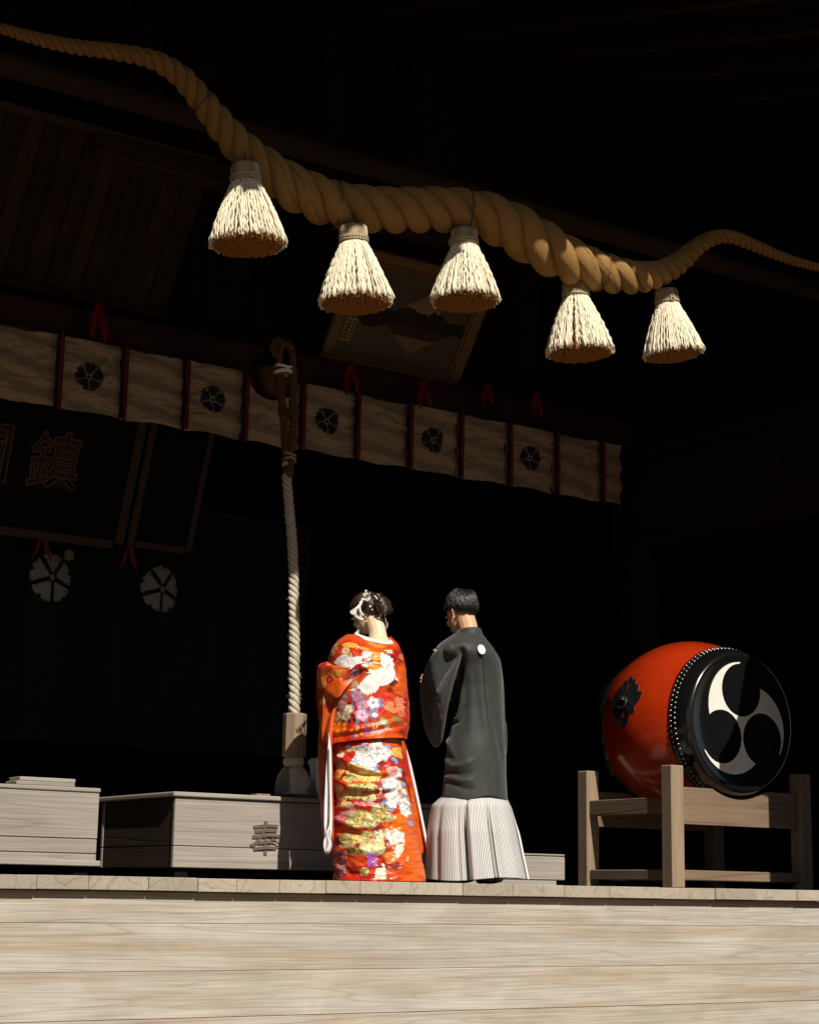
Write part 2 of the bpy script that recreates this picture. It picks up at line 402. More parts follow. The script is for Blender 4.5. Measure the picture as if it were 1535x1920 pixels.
pw = thing('platform_wall', 'broad weathered pale planks facing the raised platform under the couple', 'plank wall', (.5, .08, -1.5))
zs = [-.070, -.221, -.449, -.672, -.90, -1.16, -1.5]
for i, (z1, z0) in enumerate(zip(zs[:-1], zs[1:])):
    o = rng.uniform(-.002, .002)
    box('plank', (-6, .055+o, z0+.0006), (7, .10, z1-.0006), MT['fascia'], pw, .0022)
box('backing_board', (-6, .104, -1.5), (7, .14, -.072), MT['black'], pw, 0)

hall = thing('shrine_hall', 'dark timber shrine hall with deep eaves, unlit inside', 'shrine', (.5, 3, 0))
# porch and hall roof: one sloped slab whose front edge throws the shadow line over rope and tassels
EAVE_Y, SH = -2.4, math.tan(SUN_EL)/math.cos(SUN_AZ)
EAVE_Z = 3.335 + SH*(-.78-EAVE_Y)
zr = lambda y: EAVE_Z + .33*(y-EAVE_Y)
V = []
for y in (EAVE_Y, 7.6):
    for x in (-11.2, 11.2):
        for dz in (0, .22): V.append((x, y, zr(y)+dz))
add('roof', V, [[0, 1, 3, 2], [4, 6, 7, 5], [0, 4, 5, 1], [2, 3, 7, 6], [1, 5, 7, 3], [0, 2, 6, 4]], MT['black'], hall, False)
for i, x in enumerate(np.arange(-6, 6.6, .62)):
    V = []
    for y in (EAVE_Y+.04, 7.4):
        for xx in (x-.045, x+.045):
            for dz in (-.115, -.004): V.append((xx, y, zr(y)+dz))
    add('rafter', V, [[0, 1, 3, 2], [4, 6, 7, 5], [0, 4, 5, 1], [2, 3, 7, 6], [1, 5, 7, 3], [0, 2, 6, 4]], MT['darky'], hall, False)
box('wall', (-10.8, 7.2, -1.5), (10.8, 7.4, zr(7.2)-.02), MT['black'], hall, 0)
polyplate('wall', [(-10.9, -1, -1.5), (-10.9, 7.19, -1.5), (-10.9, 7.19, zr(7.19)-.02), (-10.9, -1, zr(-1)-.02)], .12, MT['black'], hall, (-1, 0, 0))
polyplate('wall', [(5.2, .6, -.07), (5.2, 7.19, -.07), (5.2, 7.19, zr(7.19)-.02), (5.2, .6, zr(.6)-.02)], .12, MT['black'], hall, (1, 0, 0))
# unseen plate added by the porch pillar, outlined to shade the drum face
polyplate('drum_shade_plate', [(t_-.178, -.87, z_+1.248) for t_, z_ in ((3.22, 1.66), (3.13, 1.42), (3.05, 1.10), (2.98, .96), (2.87, .82), (2.87, .68), (3.20, .68), (3.45, .62), (3.45, 1.70))], .05, MT['darkx'], hall, (0, -1, 0))
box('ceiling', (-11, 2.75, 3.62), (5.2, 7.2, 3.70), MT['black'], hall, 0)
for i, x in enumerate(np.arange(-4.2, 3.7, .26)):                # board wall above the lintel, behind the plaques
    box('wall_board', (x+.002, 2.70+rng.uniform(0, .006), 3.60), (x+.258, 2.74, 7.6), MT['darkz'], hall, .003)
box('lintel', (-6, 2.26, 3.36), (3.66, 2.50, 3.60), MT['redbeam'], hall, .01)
# long round porch log above the rope
V, F, uv = tubeVF([(x, .02, 3.995) for x in np.linspace(-7, 7, 20)], .066, 20)
add('log_beam', V, F, MT['darkx'], hall, True, uv=uv)
# side lintel boards at the right end of the hall
for i, y in enumerate(np.arange(-.5, 2.3, .235)):
    box('side_board', (3.64+rng.uniform(0, .008), y+.0015, 2.68), (3.72, y+.2335, 3.235), MT['darkz'], hall, .003)
box('side_beam', (3.725, -.5, 2.62), (3.93, 2.6, 3.40), MT['darky'], hall, .01)
lathe('pillar', [(.22, -1.5), (.22, zr(-.9)+.02)], MT['darkz'], hall, 32, c=(3.38, -.9, 0))
box('wing_wall', (3.50, -.98, -1.5), (5.6, -.88, zr(-.95)+.02), MT['darkz'], hall, .004)
lathe('pillar', [(.22, -1.5), (.22, zr(-.9)+.02)], MT['darkz'], hall, 32, c=(-5.2, -.9, 0))
lathe('pillar', [(.17, 0), (.17, 3.62)], MT['darkz'], hall, 28, c=(3.86, 2.42, 0))

# ================================================================== SACRED ROPE
px = [(-60, 40, 17), (0, 53, 20), (50, 67, 24), (100, 80, 27), (150, 89, 29), (200, 95, 31), (240, 101, 33), (280, 110, 36), (312, 124, 40), (342, 146, 44), (372, 180, 48), (402, 218, 54), (436, 260, 62), (474, 298, 72), (520, 334, 82), (570, 362, 87), (625, 383, 88), (690, 392, 87), (760, 394, 85), (830, 393, 84), (890, 400, 87), (940, 417, 92), (990, 446, 94), (1036, 474, 90), (1085, 497, 81), (1140, 513, 71), (1190, 520, 61), (1235, 513, 50), (1272, 493, 42), (1302, 466, 35), (1334, 447, 29), (1368, 444, 26), (1410, 459, 23), (1455, 478, 20), (1500, 493, 17), (1560, 508, 15), (1620, 520, 13)]
RY = -.70
ry_ = lambda x: float(np.interp(x, [0, 800, 930, 1040, 1190, 1300], [-.63, -.63, -.68, -.765, -.765, -.66]))
Pk = np.array([at(x, y, ry_(x)) for x, y, d in px]); Dk = np.array([d*np.dot(at(x, y, ry_(x))-CAM, FW)/FPX for x, y, d in px])
PP = catmull(np.c_[Pk, Dk], 1500)
def twisted(P, D, sign, pitch, mat, parent, name='strand', sides=16, nst=3, rel=.248, hel=.272, start=0.0, wob=0.0):
    seg = np.r_[0, np.linalg.norm(np.diff(P, axis=0), axis=1)]
    th = sign*np.cumsum(2*np.pi*seg/(pitch*D))+start
    T, N, B = frames(P)
    U = np.cumsum(seg/D)
    a = np.linspace(0, 2*np.pi, sides, endpoint=False)
    out = []
    for k in range(nst):
        ph = th+2*np.pi*k/nst
        C = P+hel*D[:, None]*(np.cos(ph)[:, None]*N+np.sin(ph)[:, None]*B)
        T2, N2, B2 = frames(C)
        rr = rel*D*(1+wob*(vnoise(U*1.7+k*9, U*0+k)-.5))
        V = C[:, None]+rr[:, None, None]*(np.cos(a)[None, :, None]*N2[:, None]+np.sin(a)[None, :, None]*B2[:, None])
        uv = np.stack(np.broadcast_arrays(U[:, None], np.r_[a/(2*np.pi)][None]), -1).reshape(-1, 2)
        F = gridF(len(P), sides, True).tolist()+[list(range(sides))[::-1], list(range((len(P)-1)*sides, len(P)*sides))]
        out.append(add(name, V.reshape(-1, 3), F, mat, parent, True, uv=uv))
    return out
# resample so the step follows the diameter
seg = np.r_[0, np.cumsum(np.linalg.norm(np.diff(PP[:, :3], axis=0), axis=1)/PP[1:, 3])]
tt = np.linspace(0, seg[-1], int(seg[-1]*16))
RP = np.stack([np.interp(tt, seg, PP[:, i]) for i in range(4)], 1)
rope = thing('sacred_rope', 'giant twisted straw rope sagging under the eaves, thick middle and thin ends', 'rope', tuple(RP[len(RP)//2, :3]))
RSIGN = 1
twisted(RP[:, :3], RP[:, 3], RSIGN, 1.95, MT['rope'], rope, sides=20, start=.6)
T, N, B = frames(RP[:, :3])
for xk, lean in ((385, .5), (628, .35), (868, .05), (1122, .1)):   # thin cords tied round the rope
    i = int(np.argmin([abs(p[0]-at(xk, 400 if xk > 500 else 180, ry_(xk))[0]) for p in RP]))
    a = np.linspace(0, 2*np.pi, 41)
    r = RP[i, 3]*(.505+.02*np.sin(3*a))
    C = RP[i, :3]+r[:, None]*(np.cos(a)[:, None]*N[i]+np.sin(a)[:, None]*B[i])+lean*RP[i, 3]*.3*np.cos(a)[:, None]*T[i]
    tube('tie_cord', C, .0045, MT['cord'], rope, 6, False)

# ================================================================== STRAW TASSELS (local: cap top at z=0, height about .42)
def tassel_strands(seed, H=.325, R0=.062, R1=.182, n=330):
    r = np.random.default_rng(seed); A = Acc(); E_ = Acc(); K_ = Acc(); ns = 14; f = np.linspace(0, 1, ns)
    prof = lambda f: R0+(R1-R0)*(1.28*f-.28*f**2.2)
    for k in range(n):
        a0 = r.uniform(0, 2*np.pi); lay = r.choice([1.0, 1.0, .95, .88, .8])
        L = H*r.uniform(.93, 1.0); wig = r.uniform(.0018, .0055); ph = r.uniform(0, 6.3); fr = r.uniform(10, 18)
        rad = prof(f)*lay*(1+r.uniform(-.02, .03)*f)
        a = a0+wig/np.maximum(rad, .05)*np.sin(fr*f*2+ph)+r.uniform(-.06, .06)*f
        if r.random() < .02: rad = rad+f**3*r.uniform(0, .02)
        rad = rad+wig*.7*np.cos(fr*1.3*f*2+ph)
        P = np.stack([rad*np.cos(a), rad*np.sin(a), -.085-L*f], 1)
        V, F, uv = tubeVF(P, np.linspace(.0036, .0047, ns)*r.uniform(.75, 1.2), 5); A.add(V, F, uv)
    for k in range(1300):                                      # cut ends seen from below
        q = math.sqrt(r.random())*R1*.90; a = r.uniform(0, 2*np.pi); z = -.085-H*(.985+.085*(1-(q/R1)**2)+r.uniform(-.022, .022))
        P = np.array([[q*.86*math.cos(a), q*.86*math.sin(a), z+.05], [q*math.cos(a)+r.uniform(-.006, .006), q*math.sin(a)+r.uniform(-.006, .006), z]])
        V, F, uv = tubeVF(P, .0055, 4); E_.add(V, F, uv)
    K_.add(*latheVF([(.055, -.088), (R0*.9+(R1-R0)*.40, -.085-H*.45), (R1*.84, -.085-H*.95), (0.001, -.085-H*.96)], 32))
    return A, E_, K_
def tassel_cap():
    n = 44; a = np.linspace(0, 2*np.pi, n*4, endpoint=False); rib = .0028*np.cos(a*n)
    prof = [(.020, .004), (.052, .002), (.066, -.008), (.069, -.03), (.067, -.06), (.070, -.092), (.05, -.10)]
    V = np.array([[((r+rib[i])*math.cos(a[i]), (r+rib[i])*math.sin(a[i]), z) for i in range(len(a))] for r, z in prof])
    uv = np.stack(np.broadcast_arrays(np.arange(len(prof))[:, None], a[None]/(2*np.pi)), -1).reshape(-1, 2)
    return V.reshape(-1, 3), gridF(len(prof), len(a), True), uv
def ring(r, z, rad, tilt=0.0):
    a = np.linspace(0, 2*np.pi, 49); return tubeVF(np.stack([r*np.cos(a), r*np.sin(a), z+tilt*np.cos(a)], 1), rad, 7, False)
proto = {}
for sd in (1, 2):
    proto[sd] = tassel_strands(sd)
TL = [((460, 308), (465, 462), 'leftmost and highest straw tassel, its bound cap in shadow', 1, .6),
      ((662, 424), (667, 572), 'second straw tassel from the left, cap sunlit, hanging left of the framed painting', 2, 1.0),
      ((870, 430), (873, 568), 'third straw tassel, middle one of the five, right of the framed painting', 1, 2.4),
      ((1077, 528), (1087, 665), 'fourth straw tassel from the left under the sunlit stretch of rope', 2, 3.3),
      ((1247, 543), (1262, 668), 'rightmost straw tassel below the thin end of the rope', 1, 4.4)]
tmeshes = {}
for (c0, c1, lab, sd, spin) in TL:
    p0 = at(*c0, RY); p1 = at(*c1, RY); H = np.linalg.norm(p1-p0); k = H/.41
    tz = thing('straw_tassel', lab, 'tassel', tuple(p0), 'straw tassels on the sacred rope')
    d = Vector(p0-p1).normalized()
    tz.rotation_mode = 'QUATERNION'
    tz.rotation_quaternion = Vector((0, 0, 1)).rotation_difference(d) @ Matrix.Rotation(spin, 3, 'Z').to_quaternion()
    tz.scale = (k, k, k)
    def local(o, zc=None):      # re-seat a part in the tassel's own frame
        o.location = Vector(o.get('_c', (0, 0, 0)))
    for nm in ('cap', 'strands', 'cut_ends', 'core', 'binding_cord', 'knot', 'hanger'):
        key = (nm, sd if nm in ('strands', 'cut_ends', 'core') else 0)
        if key not in tmeshes:
            if nm == 'cap': V, F, uv = tassel_cap(); o = add(nm, V, F, MT['tcap'], None, True, uv=uv, center=(0, 0, 0))
            elif nm in ('strands', 'cut_ends', 'core'):
                A = proto[sd][('strands', 'cut_ends', 'core').index(nm)]; o = add(nm, np.concatenate(A.V), A.F, MT[{'strands': 'tstraw', 'cut_ends': 'tends', 'core': 'tcore'}[nm]], None, True, center=(0, 0, 0))
            elif nm == 'binding_cord':
                A = Acc(); [A.add(*ring(.0715, z, .0052, t)) for z, t in ((-.062, .002), (-.0715, -.001), (-.081, .002))]
                o = add(nm, np.concatenate(A.V), A.F, MT['tcord'], None, True, uv=np.concatenate(A.UV), center=(0, 0, 0))
            elif nm == 'knot':
                A = Acc()
                for s_ in (-1, 1):
                    P = catmull([(.073, s_*.004, -.092), (.080, s_*.010, -.078), (.080, s_*.009, -.058), (.076, 0, -.047)], 14)
                    A.add(*tubeVF(P, .0048, 7))
                P = catmull([(.074, -.014, -.068), (.083, 0, -.066), (.074, .014, -.070)], 10); A.add(*tubeVF(P, .005, 7))
                o = add(nm, np.concatenate(A.V), A.F, MT['tcord'], None, True, uv=np.concatenate(A.UV), center=(0, 0, 0))
            else:
                V, F, uv = tubeVF([(0, 0, -.01), (.003, 0, .04), (0, 0, .10)], .004, 6); o = add(nm, V, F, MT['cord'], None, True, uv=uv, center=(0, 0, 0))
            tmeshes[key] = o.data; COL.objects.unlink(o); bpy.data.objects.remove(o)
        o = bpy.data.objects.new(nm, tmeshes[key]); COL.objects.link(o); o.parent = tz
        if nm == 'strands': o['label'] = 'crimped pale straw strands cut level at the bottom'

# ================================================================== CURTAIN VALANCE
def cherry(X, Y, r, gap=1.0):
    """blossom crest: five notched petals, five tips between them, ring centre; metre coords centred on the crest"""
    q = np.hypot(X, Y)/r; a = np.arctan2(X, Y); m = np.zeros_like(q, bool); near = np.zeros_like(q, bool)
    for k in range(5):
        d = (a-2*np.pi*k/5+np.pi) % (2*np.pi)-np.pi; u, v = q*np.sin(d), q*np.cos(d)
        e = (u/.37)**2+((v-.52)/.44)**2; ok = (np.abs(u) < np.tan(.628)*v-.028*gap) & (v > 0)
        m |= (e < 1) & ok & ~((v > .78) & (np.abs(u) < (v-.78)*.8)); near |= (e < 1.10) & (v > 0)
    for k in range(5):
        d = (a-2*np.pi*(k+.5)/5+np.pi) % (2*np.pi)-np.pi; u, v = q*np.sin(d), q*np.cos(d)
        m |= (np.abs(d) < .34) & (q < .95-.05*np.abs(np.sin(d*9))) & (v > .55) & ~near & (np.abs(u) > .02*gap)
    return (m & (q > .20)) | (q < .12), np.zeros_like(q, bool)
CY = 2.20
tseam = [-1.19+.4445*k for k in range(-3, 11)]
cur = thing('curtain_valance', 'long cream brocade valance with dark blossom crests and red-black ribbons', 'curtain', (1.0, CY, 2.9))
cream = np.array([.36, .27, .17]); ink = np.array([.012, .014, .018])
nseed = 0
for i in range(len(tseam)):
    x0 = tseam[i]; x1 = tseam[i+1] if i+1 < len(tseam) else 3.48
    crest = (i % 2 == 1) and 1 < i < 12
    n = 150 if crest else 64
    u = np.linspace(x0+.004, x1-.004, n); z = np.linspace(3.365, 2.893, n); U, Z = np.meshgrid(u, z)
    nz = fbm(U*9+i*3.3, Z*22, 4)-.5
    hang = (3.365-Z)/.47
    Yd = CY-.012*np.sin((U-x0)/(x1-x0)*np.pi)*hang-.040*nz*(.35+.65*np.minimum(hang*3, 1))-.012*np.sin(Z*38+U*7+3*nz)
    Yd += -.014*np.exp(-((U-x0-(x1-x0)*(1-hang))/.03)**2)*(i % 3 == 0)+.02*(fbm(U*3+i, Z*3, 2)-.5)
    Zd = Z+.006*np.sin((U-x0)*14+i)*hang
    col = np.tile(cream, (n*n, 1))*(1+.16*(fbm(U*60, Z*60, 2)-.5)).reshape(-1, 1)
    if crest:
        m, ln = cherry(U-(x0+x1)/2, Z-3.128, .104); m = m & ~ln
        col[m.ravel()] = ink
    V = np.stack([U, Yd, Zd], -1).reshape(-1, 3)
    V2 = V.copy(); V2[:, 1] += .004
    Vt = np.concatenate([V, V2]); F = np.concatenate([gridF(n, n), gridF(n, n)[:, ::-1]+n*n])
    o = add('cloth_panel', Vt, F, MT['cream'], cur, True, col=np.concatenate([col, col]))
    if crest: o['label'] = 'cream brocade panel with a dark cherry blossom crest'
for i, x in enumerate(tseam[1:]):
    for k, (dx, mat, nm) in enumerate(((-.026, 'blackcloth', 'black_ribbon'), (.001, 'redcloth', 'red_ribbon'))):
        z = np.linspace(3.372, 2.872+rng.uniform(-.012, .012), 26)
        wv = .006*(fbm(z*9+i*5+k*2, z*0+i, 3)-.5)
        wd = .026*(1+.15*(fbm(z*7, z*0+i*3+k, 2)-.5))
        P = np.stack([np.full_like(z, x+dx)+wv*1.5, np.full_like(z, CY-.050)+wv*2, z], 1)
        L = P.copy(); Rr = P.copy(); Rr[:, 0] += wd; M_ = (L+Rr)/2; M_[:, 1] -= .006
        Bk = M_.copy(); Bk[:, 1] += .012
        V = np.stack([L, M_, Rr, Bk], 1).reshape(-1, 3)
        F = gridF(26, 4, True).tolist()+[[3, 2, 1, 0], [100, 101, 102, 103]]
        add(nm, V, F, MT[mat], cur, True)
tube('hem_pole', [(-2.6, CY+.02, 3.372), (3.5, CY+.02, 3.372)], .016, MT['darkx'], cur, 10)

# red folded ribbons hanging from the plaques
for (p, q, sc, lab) in (((187, 600), 2.1, 1.05, 'pair of red cloth tails under the boarded plaque, far left'),
                        ((660, 706), 2.06, 1.0, 'red folded ribbon at the lower left of the painting frame'),
                        ((797, 736), 2.06, .95, 'red folded ribbon at the lower right corner of the painting frame'),
                        ((915, 737), 2.06, .80, 'small dim red ribbon, third from the left above the valance'),
                        ((1007, 757), 2.06, .80, 'small dim red ribbon, nearest the right end of the valance')):
    c = at(*p, q); c[1] = q
    rb = thing('red_ribbon', lab, 'ribbon', tuple(c), 'red ribbons above the valance')
    for s_ in (-1, 1):
        z = np.linspace(.10, -.13*rng.uniform(.8, 1.1), 16); f = np.linspace(0, 1, 16)
        wd = .010+.030*np.sin(np.pi*np.clip(f*.9+.12, 0, 1)); wd[-1] = .003
        cx = s_*(.012+.032*f); fold = .012*np.sin(f*5+s_)
        L = np.stack([cx-wd, fold, z], 1); M_ = np.stack([cx, fold-.016, z], 1); Rr = np.stack([cx+wd, fold+.004, z], 1); Bk = np.stack([cx, fold+.010, z], 1)
        V = np.stack([L, M_, Rr, Bk], 1).reshape(-1, 3)*sc+c
        add('tail', V, gridF(16, 4, True).tolist()+[[3, 2, 1, 0]], MT['redcloth'], rb, True)

# ================================================================== PLAQUES AND PAINTING (tilted forward, hung on the upper wall)
def frame_of(t0, yb, zb, tilt):
    up = np.array([0, -math.sin(tilt), math.cos(tilt)]); nrm = np.array([0, -math.cos(tilt), -math.sin(tilt)])
    o = np.array([t0, yb, zb])
    return lambda u, v, n=0.0: o+np.array([1, 0, 0])*u+up*v+nrm*n
def slab(name, fr, u0, u1, v0, v1, n0, n1, mat, parent, b=.004):
    V, F = bevbox((u0, v0, n0), (u1, v1, n1), b)
    W = np.array([fr(*p) for p in V]); o = add(name, W, F, mat, parent, False)
    bm = bmesh.new(); bm.from_mesh(o.data); bmesh.ops.recalc_face_normals(bm, faces=bm.faces[:]); bm.to_mesh(o.data); bm.free()
    return o
MT['gildframe'] = plain('gilt_frame', (.20, .12, .042), .5, .5, .8, 45, .9, metal=.2)
MT['darkframe'] = plain('red_brown_frame', (.024, .008, .005), .5, .4, .3, 20)
MT['paint'] = vcloth('old_painting', .5, .4, .1, 0, 200)
# painting of a snow peak over a lake
W_, H_ = 1.20, .90
fr = frame_of(.86, 2.46, 3.63, R(36))
pic = thing('framed_painting', 'dim framed painting of a snowy peak mirrored in a lake, ornate gilt frame', 'painting', tuple(fr(W_/2, 0)))
fwid = .085
for (u0, u1, v0, v1) in ((0, W_, 0, fwid), (0, W_, H_-fwid, H_), (0, fwid, fwid+.001, H_-fwid-.001), (W_-fwid, W_, fwid+.001, H_-fwid-.001)):
    slab('frame_bar', fr, u0, u1, v0, v1, 0, .055, MT['gildframe'], pic, .012)
    du = .022 if u1-u0 > v1-v0 else 0
for (u0, u1, v0, v1) in ((fwid, W_-fwid, fwid, fwid+.022), (fwid, W_-fwid, H_-fwid-.022, H_-fwid), (fwid, fwid+.022, fwid+.023, H_-fwid-.023), (W_-fwid-.022, W_-fwid, fwid+.023, H_-fwid-.023)):
    slab('inner_moulding', fr, u0, u1, v0, v1, .0, .036, MT['gildframe'], pic, .006)
n = 130; U, Vv = np.meshgrid(np.linspace(0, 1, n), np.linspace(0, 1, n))
sky_ = np.array([.16, .14, .085]); c = np.tile(sky_, (n*n, 1)).reshape(n, n, 3)*(.8+.4*fbm(U*4, Vv*5, 3))[..., None]
def peak(u, v, flip):
    vv = v if not flip else 2*.47-v
    top = .80-.9*np.abs(u-.60)**.9+.02*(fbm(u*22, vv*6, 3)-.5); return (vv > .50) & (vv < top), vv
m, vv = peak(U, Vv, False); snow = m & (vv > .615+.09*(fbm(U*26, U*0, 3)-.5)); c[m] = (.028, .022, .014); c[snow] = (.42, .34, .21)
c[(Vv < .56) & (Vv > .43)] = (.016, .013, .009)
m2, vv2 = peak(U, Vv, True); sn2 = m2 & (vv2 > .62); c[m2] = (.05, .038, .02); c[sn2] = (.36, .27, .13)
tree = (np.hypot((U-.22)/.13, (Vv-.5)/.16)+.4*(fbm(U*18, Vv*18, 3)-.5) < 1); c[tree] = (.010, .009, .006)
Vp = np.array([fr(fwid+.005+u*(W_-2*fwid-.01), fwid+.005+v*(H_-2*fwid-.01), .012) for u, v in zip(U.ravel(), Vv.ravel())])
add('canvas', Vp, gridF(n, n), MT['paint'], pic, True, col=c.reshape(-1, 3)*.6)
slab('backing', fr, .02, W_-.02, .02, H_-.02, -.02, -.002, MT['black'], pic)
lb = slab('paper_label', fr, fwid+.03, fwid+.115, .20, .38, .016, .020, MT['paper'], pic, .001)
for k, uu in enumerate((.045, .062, .092)):
    for j in range(6): slab('ink_mark', fr, fwid+uu, fwid+uu+.011, .215+j*.026, .215+j*.026+.018, .0205, .0212, MT['ink'], lb, 0)
# big boarded plaque, upper left
fr = frame_of(-2.45, 2.46, 3.72, R(34))
pl = thing('boarded_plaque', 'large old plaque of dark vertical boards tilted forward, upper left', 'plaque', tuple(fr(1, 0)))
x = 0.0
while x < 2.02:
    wd = rng.uniform(.10, .155); slab('board', fr, x+.002, x+wd-.002, .05, 1.08, rng.uniform(-.004, .004), .03+rng.uniform(-.008, .008), MT['oldboard'] if 'oldboard' in MT else MT['darkz'], pl, .004); x += wd
slab('frame_bar', fr, -.02, 2.12, 0, .05, -.01, .05, MT['darkframe'], pl); slab('frame_bar', fr, -.02, 2.12, 1.08, 1.14, -.01, .05, MT['darkframe'], pl)
# calligraphy plaque 鎮國 (read right to left) and the narrow framed board beside it
def glyph(ch, fr, u, v, size, n, fillmat, linemat, parent, bev=.006, sx=1.0, slant=0.0):
    cu = bpy.data.curves.new('glyph', 'FONT'); cu.body = ch; cu.size = size; cu.align_x = 'CENTER'; cu.align_y = 'CENTER'; cu.extrude = .004; cu.offset = .010*size
    ob = bpy.data.objects.new('glyph', cu); COL.objects.link(ob); bpy.context.view_layer.update()
    outs = []
    dg = bpy.context.evaluated_depsgraph_get(); me = bpy.data.meshes.new_from_object(ob.evaluated_get(dg))
    outs.append(('lettering', me, fillmat, 0.0))
    if linemat is not None:
        cu.extrude = 0; cu.fill_mode = 'NONE'; cu.bevel_depth = bev; cu.bevel_resolution = 1; ob.data = cu; bpy.context.view_layer.update()
        dg = bpy.context.evaluated_depsgraph_get(); outs.append(('lettering_outline', bpy.data.meshes.new_from_object(ob.evaluated_get(dg)), linemat, .004))
    COL.objects.unlink(ob); bpy.data.objects.remove(ob)
    res = None
    for nm, me, mat, dn in outs:
        Vv = np.empty(len(me.vertices)*3); me.vertices.foreach_get('co', Vv); Vv = Vv.reshape(-1, 3)
        wv = Vv.copy()
        wv[:, 0] += slant*Vv[:, 1]+.012*size*np.sin(Vv[:, 1]/size*9); wv[:, 1] += .05*Vv[:, 0]+.02*size*np.sin(Vv[:, 0]/size*7+1)
        W = np.array([fr(u+p[0]*sx, v+p[1], n+dn+p[2]) for p in wv]); F = [list(p.vertices) for p in me.polygons]
        o = add(nm, W, F, mat, parent if res is None else res, False); bpy.data.meshes.remove(me)
        if res is None: res = o
    return res
fr = frame_of(-2.9, 2.98, 2.24, R(20))
p2 = thing('calligraphy_plaque', 'dark plaque with two gilt outlined characters, left behind the valance', 'plaque', tuple(fr(1.5, 0)))
for k in range(4): slab('board', fr, .05, 2.50, .03+k*.205, .03+k*.205+.203, 0, .02, MT['black'], p2, .002)
slab('frame_bar', fr, 2.505, 2.575, 0, .88, -.01, .045, MT['darkframe'], p2, .008)
slab('frame_bar', fr, 0, 2.50, -.04, .028, -.01, .045, MT['darkframe'], p2, .008)
glyph('鎮', fr, 1.98, .47, .40, .022, MT['giltfill'], MT['giltline'], p2, .007, .92)
glyph('國', fr, 1.50, .47, .42, .022, MT['giltfill'], MT['giltline'], p2, .007, .92)
p3 = thing('narrow_board', 'narrow dark framed board right of the gilt character plaque', 'plaque', tuple(fr(2.8, 0)))
slab('board', fr, 2.66, 3.04, .05, .86, 0, .015, MT['black'], p3, .002)
slab('frame_bar', fr, 2.60, 2.655, 0, .88, -.01, .04, MT['darkframe'], p3, .006)
slab('frame_bar', fr, 3.045, 3.09, 0, .88, -.01, .04, MT['darkframe'], p3, .006)
slab('frame_bar', fr, 2.66, 3.04, -.01, .045, -.01, .04, MT['darkframe'], p3, .006)
for (u, lab) in ((2.0, 'dim red ribbon pair below the gilt character plaque'), (2.63, 'dim red ribbon at the foot of the narrow framed board')):
    c = fr(u, -.10, .05); rb = thing('red_ribbon', lab, 'ribbon', tuple(c), 'red ribbons inside the hall')
    for s_ in (-1, 1):
        add('tail', np.array([(0, 0, .11), (s_*.02, -.01, .10), (s_*.075, -.004, -.09), (s_*.02, .006, .0), (0, .012, .09)])*1.0+c, [[0, 1, 2, 3], [0, 3, 4], [1, 4, 3], [1, 3, 2]], MT['redcloth'], rb, False)
# inner dark curtain with white blossom crests
IY = 3.35
inn = thing('inner_curtain', 'dark folded inner curtain with two white cherry blossom crests', 'curtain', (-.4, IY, 0))
n1, n2 = 420, 300
U, Z = np.meshgrid(np.linspace(-2.4, 1.4, n1), np.linspace(2.62, .9, n2))
ph_ = U*2.6+.5*fbm(U*2, Z*1.3, 2)+.14*(Z-2); foldv = .17*(np.abs(ph_-np.floor(ph_)-.5)-.25)+.05*(fbm(U*5, Z*1.5, 3)-.5)
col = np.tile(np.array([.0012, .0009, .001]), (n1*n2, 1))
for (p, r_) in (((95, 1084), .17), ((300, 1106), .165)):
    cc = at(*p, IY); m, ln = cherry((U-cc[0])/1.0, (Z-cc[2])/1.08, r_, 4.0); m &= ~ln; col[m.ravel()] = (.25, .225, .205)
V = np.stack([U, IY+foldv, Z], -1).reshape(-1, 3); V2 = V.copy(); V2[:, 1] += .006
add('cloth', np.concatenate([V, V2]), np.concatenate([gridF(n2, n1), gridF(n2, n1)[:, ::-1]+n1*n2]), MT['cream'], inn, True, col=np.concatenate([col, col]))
c = at(121, 1047, IY); frc = lambda u, v, n=0.0: np.array([c[0]+u, IY-.085-n, c[2]+v])
glyph('奉', frc, 0, 0, .085, .0, MT['paper'], None, inn)
tube('curtain_rod', [(-2.5, IY, 2.63), (1.5, IY, 2.63)], .02, MT['darkx'], inn, 10)

# ================================================================== BELL AND BELL ROPE
BRY = 1.05; bc = at(516, 702, BRY+.22)
bell = thing('shrine_bell', 'round tarnished bronze shrine bell behind the bell rope', 'bell', tuple(bc+np.array([0, 0, -.16])))
prof = [(.001, .165), (.06, .155), (.11, .12), (.145, .075), (.160, .025), (.176, .012), (.178, 0), (.176, -.012), (.160, -.025), (.148, -.07), (.115, -.118), (.065, -.150), (.02, -.158), (.001, -.158)]
lathe('bell_shell', prof, MT['bronze'], bell, 48, c=tuple(bc))
tube('hanging_ring', [bc+np.array([.035*math.cos(a), 0, .185+.035*math.sin(a)]) for a in np.linspace(0, 2*np.pi, 20)], .009, MT['bronze'], bell, 8, False)
tube('bell_hanger', [bc+np.array([0, 0, .21]), (bc[0], bc[1], 4.2)], .006, MT['black'], bell, 8)
box('bell_beam', (bc[0]-1.3, bc[1]-.06, 4.2), (bc[0]+1.3, bc[1]+.06, 4.34), MT['darkx'], bell, .01)

